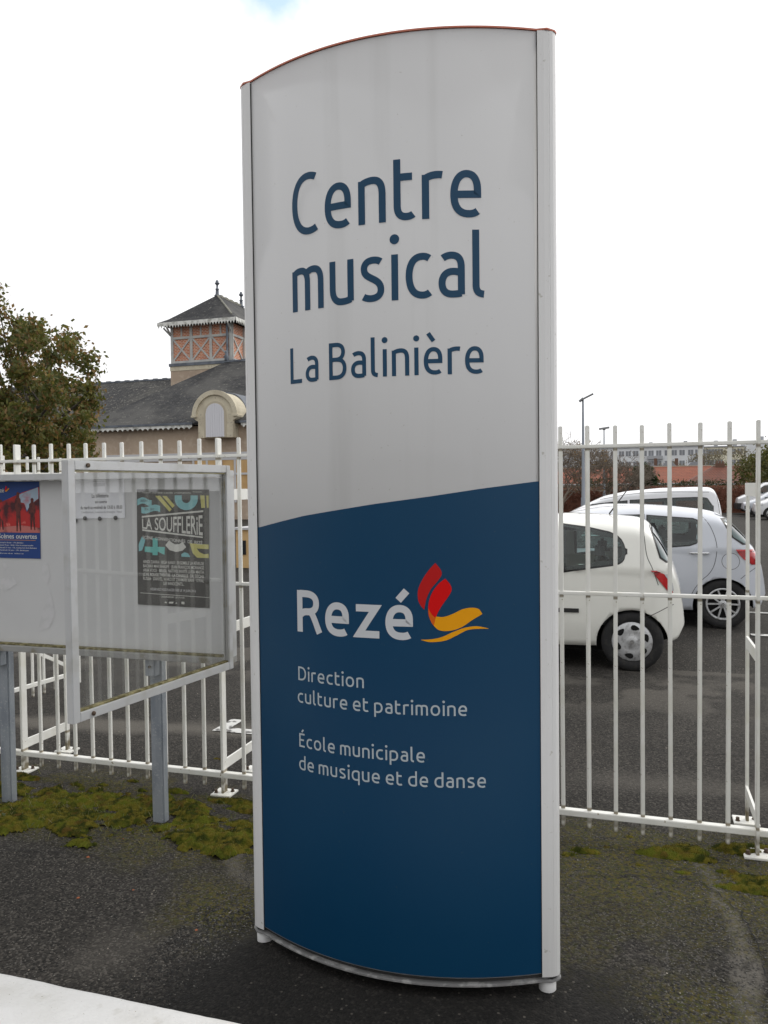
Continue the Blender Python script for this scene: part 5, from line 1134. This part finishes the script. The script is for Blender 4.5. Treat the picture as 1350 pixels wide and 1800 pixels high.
# ------------------------------------------------------------------ trees and hedges
bark=mat('bark',(.075,.065,.052),.9,noise=(6,(.12,.11,.09),.45,.6),bump=(20,.5,.02))
def branches(rs,base,h,spread,depth,r0,tips,lean=(0,0),rmin=.006):
    trunk=MB(); br=MB()
    def grow(p,d,L,r,k):
        pts=[p]; rr=[r]; n=4; cd_=d.copy()
        for i in range(n):
            cd_=(cd_+Vector((rs.gauss(0,.13),rs.gauss(0,.13),rs.gauss(.02,.08)))).normalized(); pts.append(pts[-1]+cd_*L/n); rr.append(max(r*(1-.11*(i+1)),rmin))
        (trunk if k==0 else br).tube(pts,rr,7 if k<2 else (4 if k<4 else 3),cap=False)
        tips.append((pts[-1],k)); 
        if k>1: tips.append((pts[2],k))
        if k>=depth: return
        nb=rs.choice((2,3,3)) if k else 5
        for j in range(nb):
            a=6.283*(j+rs.random()*.7)/nb; tilt=rs.uniform(.45,1.0)*spread; q=cd_.orthogonal().normalized(); q.rotate(Matrix.Rotation(a,3,cd_)); nd=(cd_*math.cos(tilt)+q*math.sin(tilt)).normalized(); nd.z=nd.z*.8+.08
            st=pts[-1] if j<2 or k==0 and j<3 else pts[rs.choice((2,3))]
            grow(st,nd.normalized(),L*rs.uniform(.62,.86),rr[-1]*rs.uniform(.5,.72),k+1)
    grow(Vector(base),Vector((lean[0],lean[1],1)).normalized(),h,r0,0)
    return trunk,br
def leafcloud(rs,pts,n,size,sp,m,name,par,flat=.5):
    b=MB(); 
    for k in range(n):
        p=rs.choice(pts); c_=Vector(p)+Vector((rs.gauss(0,sp),rs.gauss(0,sp),rs.gauss(0,sp*.8)))
        a=Vector((rs.gauss(0,1),rs.gauss(0,1),rs.gauss(0,.8))).normalized(); u=a.orthogonal().normalized(); u.rotate(Matrix.Rotation(rs.uniform(0,6.28),3,a)); v=a.cross(u); s=size*rs.uniform(.6,1.35)
        b.add([c_-u*s*.5,c_-v*s*.28+u*s*.05,c_+u*s*.55,c_+v*s*.28+u*s*.05],[(0,1,2,3)])
    return b.build(name,m,par,fixn=False)
def leafm_(name,c1,c2,c3):
    m=mat(name,c1,.6,noise=[(1.3,c2,.42,.6,4),(7,c3,.52,.66,3)]); t=m.node_tree; p=t.nodes['Principled BSDF']; o=[n for n in t.nodes if n.type=='OUTPUT_MATERIAL'][0]
    tl=t.nodes.new('ShaderNodeBsdfTranslucent'); x=t.nodes.new('ShaderNodeMixShader'); x.inputs[0].default_value=.38
    t.links.new(p.inputs['Base Color'].links[0].from_socket,tl.inputs[0]); t.links.new(p.outputs[0],x.inputs[1]); t.links.new(tl.outputs[0],x.inputs[2]); t.links.new(x.outputs[0],o.inputs[0]); return m
# large half-evergreen tree at the left edge
rs=random.Random(11); tr=empty('oak_tree',(-14.9,17,0),0,'large tree with olive and russet leaves at the left edge before the manor','tree')
tips=[]; tk,br=branches(rs,(-1.2,0,0),1.15,.9,4,.12,tips); tk.build('trunk',bark,tr,fixn=False); br.build('branches',bark,tr,fixn=False)
CT=[]
for p,k in tips:
    if k>=3: CT.append(p)
# crown filled out with boughs so that the outline fits
b=MB(); extra=[]
def crown(rs,n):
    out_=[]
    while len(out_)<n:
        x,y,z=rs.uniform(-4.2,3.9),rs.uniform(-2.6,2.4),rs.uniform(1.5,6.8)
        side=float(np.interp(z,[1.5,2.2,3.2,4,5.0,5.6,6.1,6.5,6.9],[1.3,1.5,1.65,2.1,2.2,1.5,.4,-1.4,-3.2]))-.735*y
        if x<side and (x/4.6)**2+(y/2.9)**2<1 and mnoise.noise(Vector((x*1.1,y*1.1+3,z*1.1)))>-.05-(.22 if z<3.8 else 0): out_.append(Vector((x,y,z)))
    return out_
cr=crown(rs,340)
for p in cr[:120]:
    q=p*.55+Vector((0,0,1.3)); m_=(p+q)/2+Vector((rs.gauss(0,.15),rs.gauss(0,.15),rs.gauss(0,.15))); b.tube([q,m_,p,p+(p-q)*.18+Vector((0,0,.1))],[.045,.03,.014,.006],4,cap=False)
b.build('boughs',bark,tr,fixn=False)
la=leafm_('oak_leaf_olive',(.13,.14,.03),(.075,.095,.02),(.25,.20,.05)); lb=leafm_('oak_leaf_russet',(.27,.16,.055),(.17,.10,.035),(.34,.24,.08))
leafcloud(rs,cr,38000,.125,.15,la,'foliage',tr)['kind']='stuff'; leafcloud(rs,cr,13000,.12,.155,lb,'russet_foliage',tr)['kind']='stuff'
# pruned bare trees in front of the hedge
GT='leafless trees in front of the far hedge'
twig=mat('bare_twigs',(.19,.155,.12),.9)  # twig colour lightened in place of distance haze
for (x,y,h,sd,lb_) in ((-3.9,46,1.9,3,'bare tree right beside the sign edge, left of the tall lamp post'),(-2.5,49,1.9,5,'bare branching tree just right of the tall lamp post'),(-1.55,47,1.8,8,'bare tree in front of the shorter lamp post'),(-.50,48,1.7,14,'bare tree with spreading twigs left of the dark round bush'),(-5.6,47,2.0,21,'bare tree mostly behind the right edge of the sign')):
    rs=random.Random(sd); t=empty('bare_tree',(x,y,0),0,lb_,'tree',GT); tips=[]; tk,br=branches(rs,(0,0,0),h*(.62 if sd==14 else .8),.80,6,.12,tips,rmin=.012); tk.build('trunk',twig,t,fixn=False); br.build('branches',twig,t,fixn=False)
    ends=[p for p,k in tips if k>=3]; leafcloud(rs,ends,500,.09,.08,lb if sd in(3,5,21) else twig,'clinging_leaves',t)['kind']='stuff'
# hedge
def hedge(name,label,x0,x1,y,dpt,h,cols,n,size):
    t=empty(name,((x0+x1)/2,y,0),0,label,'hedge'); hw_=(x1-x0)/2; q=MB(); q.box((-hw_,-dpt/2+.15,0),(hw_,dpt/2-.15,h-.15)); q.build('hedge_core',mat(name+'_core',cols[0],.95),t)
    rs=random.Random(2); pts=[]
    for _ in range(n//4):
        if rs.random()<.75: pts.append(Vector((rs.uniform(-hw_,hw_),-dpt/2+rs.uniform(0,.12),rs.uniform(.05,h))))
        else: pts.append(Vector((rs.uniform(-hw_,hw_),rs.uniform(-dpt/2,dpt/2),h-rs.uniform(0,.1))))
    leafcloud(rs,pts,n,size,.05,leafm_(name+'_leaf',*cols),'foliage',t)['kind']='stuff'
hedge('beech_hedge','long clipped russet brown hedge closing the far side of the car park',-12,26,52.6,1.0,1.62,((.20,.085,.055),(.27,.13,.08),(.13,.08,.05)),26000,.10)  # hedge colours lightened to stand for haze
def bush(name,loc,rx_,rz_,label,cols,n=5000,size=.16,shape=None,cat='bush',trunk=False,group=None):
    rs=random.Random(hash(label)%1000 if False else len(label)*7+3); t=empty(name,loc,0,label,cat,group); pts=[]
    while len(pts)<260:
        v=Vector((rs.uniform(-1,1),rs.uniform(-1,1),rs.uniform(0,1)))
        r_l=1 if shape is None else shape(v.z)
        if math.hypot(v.x,v.y)<r_l and (math.hypot(v.x,v.y)>.35*r_l or v.z>.8) and mnoise.noise(v*2.3+Vector((len(label),0,0)))>-.25: pts.append(Vector((v.x*rx_,v.y*rx_,v.z*rz_)))
    q=MB(); q.tube([(0,0,0),(0,0,rz_*.5),(.05,0,rz_*.85)],[.10,.07,.02],6); 
    for p in pts[:40]: q.tube([(0,0,p.z*.5),(p.x*.5,p.y*.5,p.z*.8),tuple(p)],[.04,.025,.008],3,cap=False)
    q.build('stem',bark,t,fixn=False); leafcloud(rs,pts,n,size,rx_*.09,leafm_(name+'_leaf',*cols),'foliage',t)['kind']='stuff'; return t
bush('conifer_bush',(.62,54.6,0),1.05,3.2,'dark green rounded conifer bush standing above the hedge',((.045,.075,.022),(.028,.045,.014),(.075,.09,.025)),15000,.17,lambda z:1.05*(1-z**2.2)**.6+.02)
bush('garden_tree',(10.1,57,0),3.6,4.9,'olive green broad tree above the parked van at the right edge',((.12,.125,.03),(.07,.08,.02),(.20,.16,.045)),16000,.20,lambda z:(.5+1.6*z if z<.35 else 1.06*(1-(z-.35)**2/.5))if z<.98 else .15,'tree')
for k,(x,y,s_,h_) in enumerate(((2.6,57,1.5,1.95),(5.2,58,1.6,1.9),(9.5,58,1.8,2.4),(-2.4,57,1.4,2.2))):
    bush('garden_shrub',(x,y,0),s_,h_,('low green shrub peeping over the hedge right of the conifer bush','low shrub over the hedge below the middle of the red roofs','shrub over the hedge behind the panel van','evergreen shrub over the hedge among the bare trees')[k],((.045,.055,.018),(.03,.036,.012),(.07,.065,.02)),2600,.14)
far_c=((.20,.17,.11),(.14,.125,.085),(.26,.22,.12))
for k,(x,y,s_,h_) in enumerate(((13.5,170,3.2,7.6),(18.6,175,4.5,8.8),(23,172,3.6,7.0),(8,180,3.4,6.3),(27.5,150,2.8,7.2))):
    bush('winter_tree',(x,y,0),s_,h_,('pale bare tree in front of the apartment block, between its two halves','broad pale winter tree at the foot of the yellowish apartment block','pale winter tree at the right end of the apartment block','low pale tree in front of the left part of the apartment block','thin winter tree before the tall white block')[k],far_c,2600,.32,cat='tree',group='winter trees before the apartment block')

# lamp posts
lampm=mat('grey_lamp_post',(.26,.29,.33),.5,metal=.3)
def lamp(loc,h,r,label,head):
    t=empty('lamp_post',loc,0,label,'lamp post'); q=MB(); q.tube([(0,0,0),(0,0,1.2),(0,0,1.25),(0,0,h)],[r*1.25,r*1.2,r*.9,r*.45],10); q.build('pole',lampm,t)
    q=MB()
    if head: q.bar((-.10,0,h-.06),(.44,0,h+.20),.05,.26,side=(0,1,0)); q.bar((-.16,0,h-.12),(.02,0,h+.02),.09,.20,side=(0,1,0))
    else: q.bar((-.30,0,h+.02),(.32,0,h+.10),.10,.34,side=(0,1,0)); q.lathe([(.05,0),(.12,.05),(.05,.1)],8,c=(0,0,h-.05))
    q.build('lamp_head',mat('lamp_head_grey',(.30,.31,.32),.5),t)
lamp((-2.10,36,0),5.55,.085,'tall grey lamp post with tilted flat head just right of the sign',True)
lamp((-1.72,51,0),5.2,.075,'shorter lamp post with dark head among the bare trees',False)

# ------------------------------------------------------------------ houses and flats beyond
tile=brickmat('red_roof_tile',(.34,.105,.055),(.27,.08,.045),(.14,.05,.03),.30,.30,.03,(1,1,1.6),.8,(.35,(.22,.10,.07),.5,.75)); tile_d=brickmat('brown_roof_tile',(.24,.085,.055),(.19,.07,.05),(.10,.045,.03),.30,.30,.03,(1,1,1.6),.8,(.4,(.16,.10,.08),.45,.7))
cwall=mat('pale_cottage_wall',(.50,.44,.36),.9); cht=mat('chimney_brick',(.15,.085,.06),.9)
def cottage(x0,x1,y,dpt,ze,zr,label,m,hipl=False,hipr=False,chim=()):
    t=empty('cottage',((x0+x1)/2,y,0),0,label,'house','red roofed cottages behind the hedge'); cx_=(x0+x1)/2
    q=MB(); q.box((x0-cx_+.3,-dpt/2+.3,0),(x1-cx_-.3,dpt/2-.3,ze-.01)); q.build('wall',cwall,t)
    hl=dpt/2 if hipl else .02; hr=dpt/2 if hipr else .02
    r_=hip('roof',x0-cx_,x1-cx_,-dpt/2,dpt/2,ze,zr,x0-cx_+hl,x1-cx_-hr,0,m,t)
    q=MB(); q.box((x0-cx_+hl,-.12,zr-.03),(x1-cx_-hr,.12,zr+.07)); q.build('ridge',cwall,t)
    q=MB(); q.box((x0-cx_,-dpt/2-.1,ze-.16),(x1-cx_,-dpt/2-.02,ze-.02)); q.build('gutter',wpaint,t)
    for c_ in chim:
        q=MB(); q.box((c_-.5-cx_,-.3,zr-.6),(c_+.5-cx_,.3,zr+.25)); ch=q.build('chimney',cht,t)
        q=MB()
        for k in range(3): q.lathe([(.1,0),(.1,.3),(0,.3)],8,c=(c_-cx_-.3+.3*k,0,zr+.25))
        q.build('chimney_pot',cht,ch)
    for wx in np.arange(x0+1.5,x1-1.5,2.6):
        q=MB(); q.box((wx-cx_,-dpt/2+.25,.9),(wx+1-cx_,-dpt/2+.299,ze-.4)); q.build('window',dark,t)
cottage(-12,9.0,104,9,1.95,3.95,'long cottage with plain orange red roof behind the bare trees',tile,False,False)
cottage(5.5,13.8,98,6.4,1.80,3.80,'cottage with darker brownish roof right of the orange roofed one',tile_d,True,False,(9.4,))
cottage(13.9,24,101,8,1.9,4.0,'cottage with red roof hidden behind the olive tree at the right',tile,False,False)
cottage(-30,-12.4,112,9,2.0,4.3,'cottage whose red roof runs behind the sign',tile,False,True)
gr_=mat('distant_slate',(.30,.31,.33),.8)
for k,(x,y) in enumerate(((5.5,140),(9.6,143),(2.2,138))):
    t=empty('distant_house',(x,y,0),0,('small grey roofed house between cottage ridge and apartment block','grey roofed house right of its small twin before the apartments','small grey roofed house at the left foot of the apartment block')[k],'house','grey roofed houses before the apartment block')
    q=MB(); q.box((-1.5,-3,0),(1.5,3,4.0)); q.build('wall',cwall,t); q=MB(); q.prism([(-1.8,4.0),(1.8,4.0),(.5,5.4),(-.5,5.4)],-3.2,3.2); q.build('roof',gr_,t)
    q=MB(); q.box((1.0,-1,4.8),(1.5,-.4,6.0)); q.build('chimney',cht,t)
# apartment blocks
apw=mat('apartment_white',(.78,.80,.82),.85,noise=(.3,(.72,.73,.74),.4,.6)); apy=mat('apartment_cream',(.80,.76,.60),.85); apg=mat('apartment_window',(.24,.25,.27),.4); bal=mat('balcony_grey',(.42,.43,.45),.8)  # wall and window colours paled to stand for distance haze
apt=empty('apartment_block',(8,224,0),0,'long flat roofed white and cream apartment block far beyond the cottages','building')
q=MB(); q.box((-28,-4,0),(9.25,6,11.45)); q.build('wall',apw,apt); q=MB(); q.box((9.26,-3.6,0),(18.8,6,11.1)); q.build('cream_wall',apy,apt)
q=MB(); q.box((-28.2,-4.3,11.451),(9.3,6.2,11.75)); q.build('parapet',bal,apt); q=MB(); q.box((9.31,-3.9,11.101),(19,6.2,11.4)); q.build('parapet',bal,apt)
wm=MB(); wm.box((0,-.06,0),(1.25,0,1.35)); wme=wm.mesh('window',apg); pm_=MB(); pm_.box((.58,-.10,0),(.66,-.061,1.35)); pme=pm_.mesh('pane_bar',apw); bmn=MB(); bmn.box((-.3,-.9,-.9),(3.5,-.05,-.05)); bme=bmn.mesh('balcony',bal)
for fl in range(4):
    z=9.25-2.75*fl
    if z<.5: continue
    for k,x in enumerate(list(np.arange(-27,8.2,5.7))):
        for j,dx in enumerate((0,1.9,4.0)):
            w_=link('window',wme,apt,(x+dx,-4.001,z)); link('pane_bar',pme,w_)
            if j==0 and k%2==0: link('balcony',bme,apt,(x+dx,-4,z))
    for x in (10.4,12.6,15.6,17.2): w_=link('window',wme,apt,(x,-3.601,z)); link('pane_bar',pme,w_)
for x,h in ((-4,1.2),(1.5,.9),(4.6,1.3),(8.4,1.0),(12,1.2),(16.5,1.4),(-12,1)):
    q=MB(); q.box((x,-1,11.3),(x+.9,.3,11.75+h)); q.build('roof_vent',bal,apt)
t=empty('tower_block',(36,226,0),0,'plain white block of flats behind the olive tree at the right edge','building')
q=MB(); q.box((-8.6,-4,0),(9,6,12.2)); q.build('wall',apw,t); q=MB(); q.box((-8.7,-4.1,12.201),(9.1,6.1,12.5)); q.build('parapet',bal,t); q=MB(); q.box((-5,-1,12.5),(-4,0,13.8)); q.build('roof_vent',bal,t)
for fl in range(4):
    for x in (-1,3,6): link('window',wme,t,(x,-4.001,9.6-2.75*fl))
# ------------------------------------------------------------------ across the street: seen mirrored in the glossy panel
t=empty('street_house',(-2,-17,0),0,'white rendered house across the street, mirrored faintly in the sign','house')
hwm=mat('street_house_render',(.62,.61,.58),.9); q=MB(); q.box((-9,-4,0),(8,4,5.4)); q.build('wall',hwm,t); hip('roof',-9.5,8.5,-4.5,4.5,5.4,7.8,-6,5,0,slate,t)
for x in (-7,-3.6,1.5,4.8):
    q=MB(); q.box((x,4.001,1.0),(x+1.2,4.05,2.9)); q.build('window',dark,t)
    q=MB(); q.box((x-.65,4.002,.95),(x-.05,4.07,2.95)); q.build('shutter',bal,t)
rs=random.Random(31); t=empty('street_tree',(-8.2,-9,0),0,'slender dark evergreen across the street, mirrored at the left of the sign','tree'); q=MB(); q.tube([(0,0,0),(0,0,4),(0,0,9)],[.2,.15,.05],8); q.build('trunk',bark,t,fixn=False)
pts=[Vector((rs.gauss(0,.55),rs.gauss(0,.55),rs.uniform(1.5,11))) for _ in range(220)]; leafcloud(rs,pts,5000,.3,.25,la,'foliage',t)['kind']='stuff'
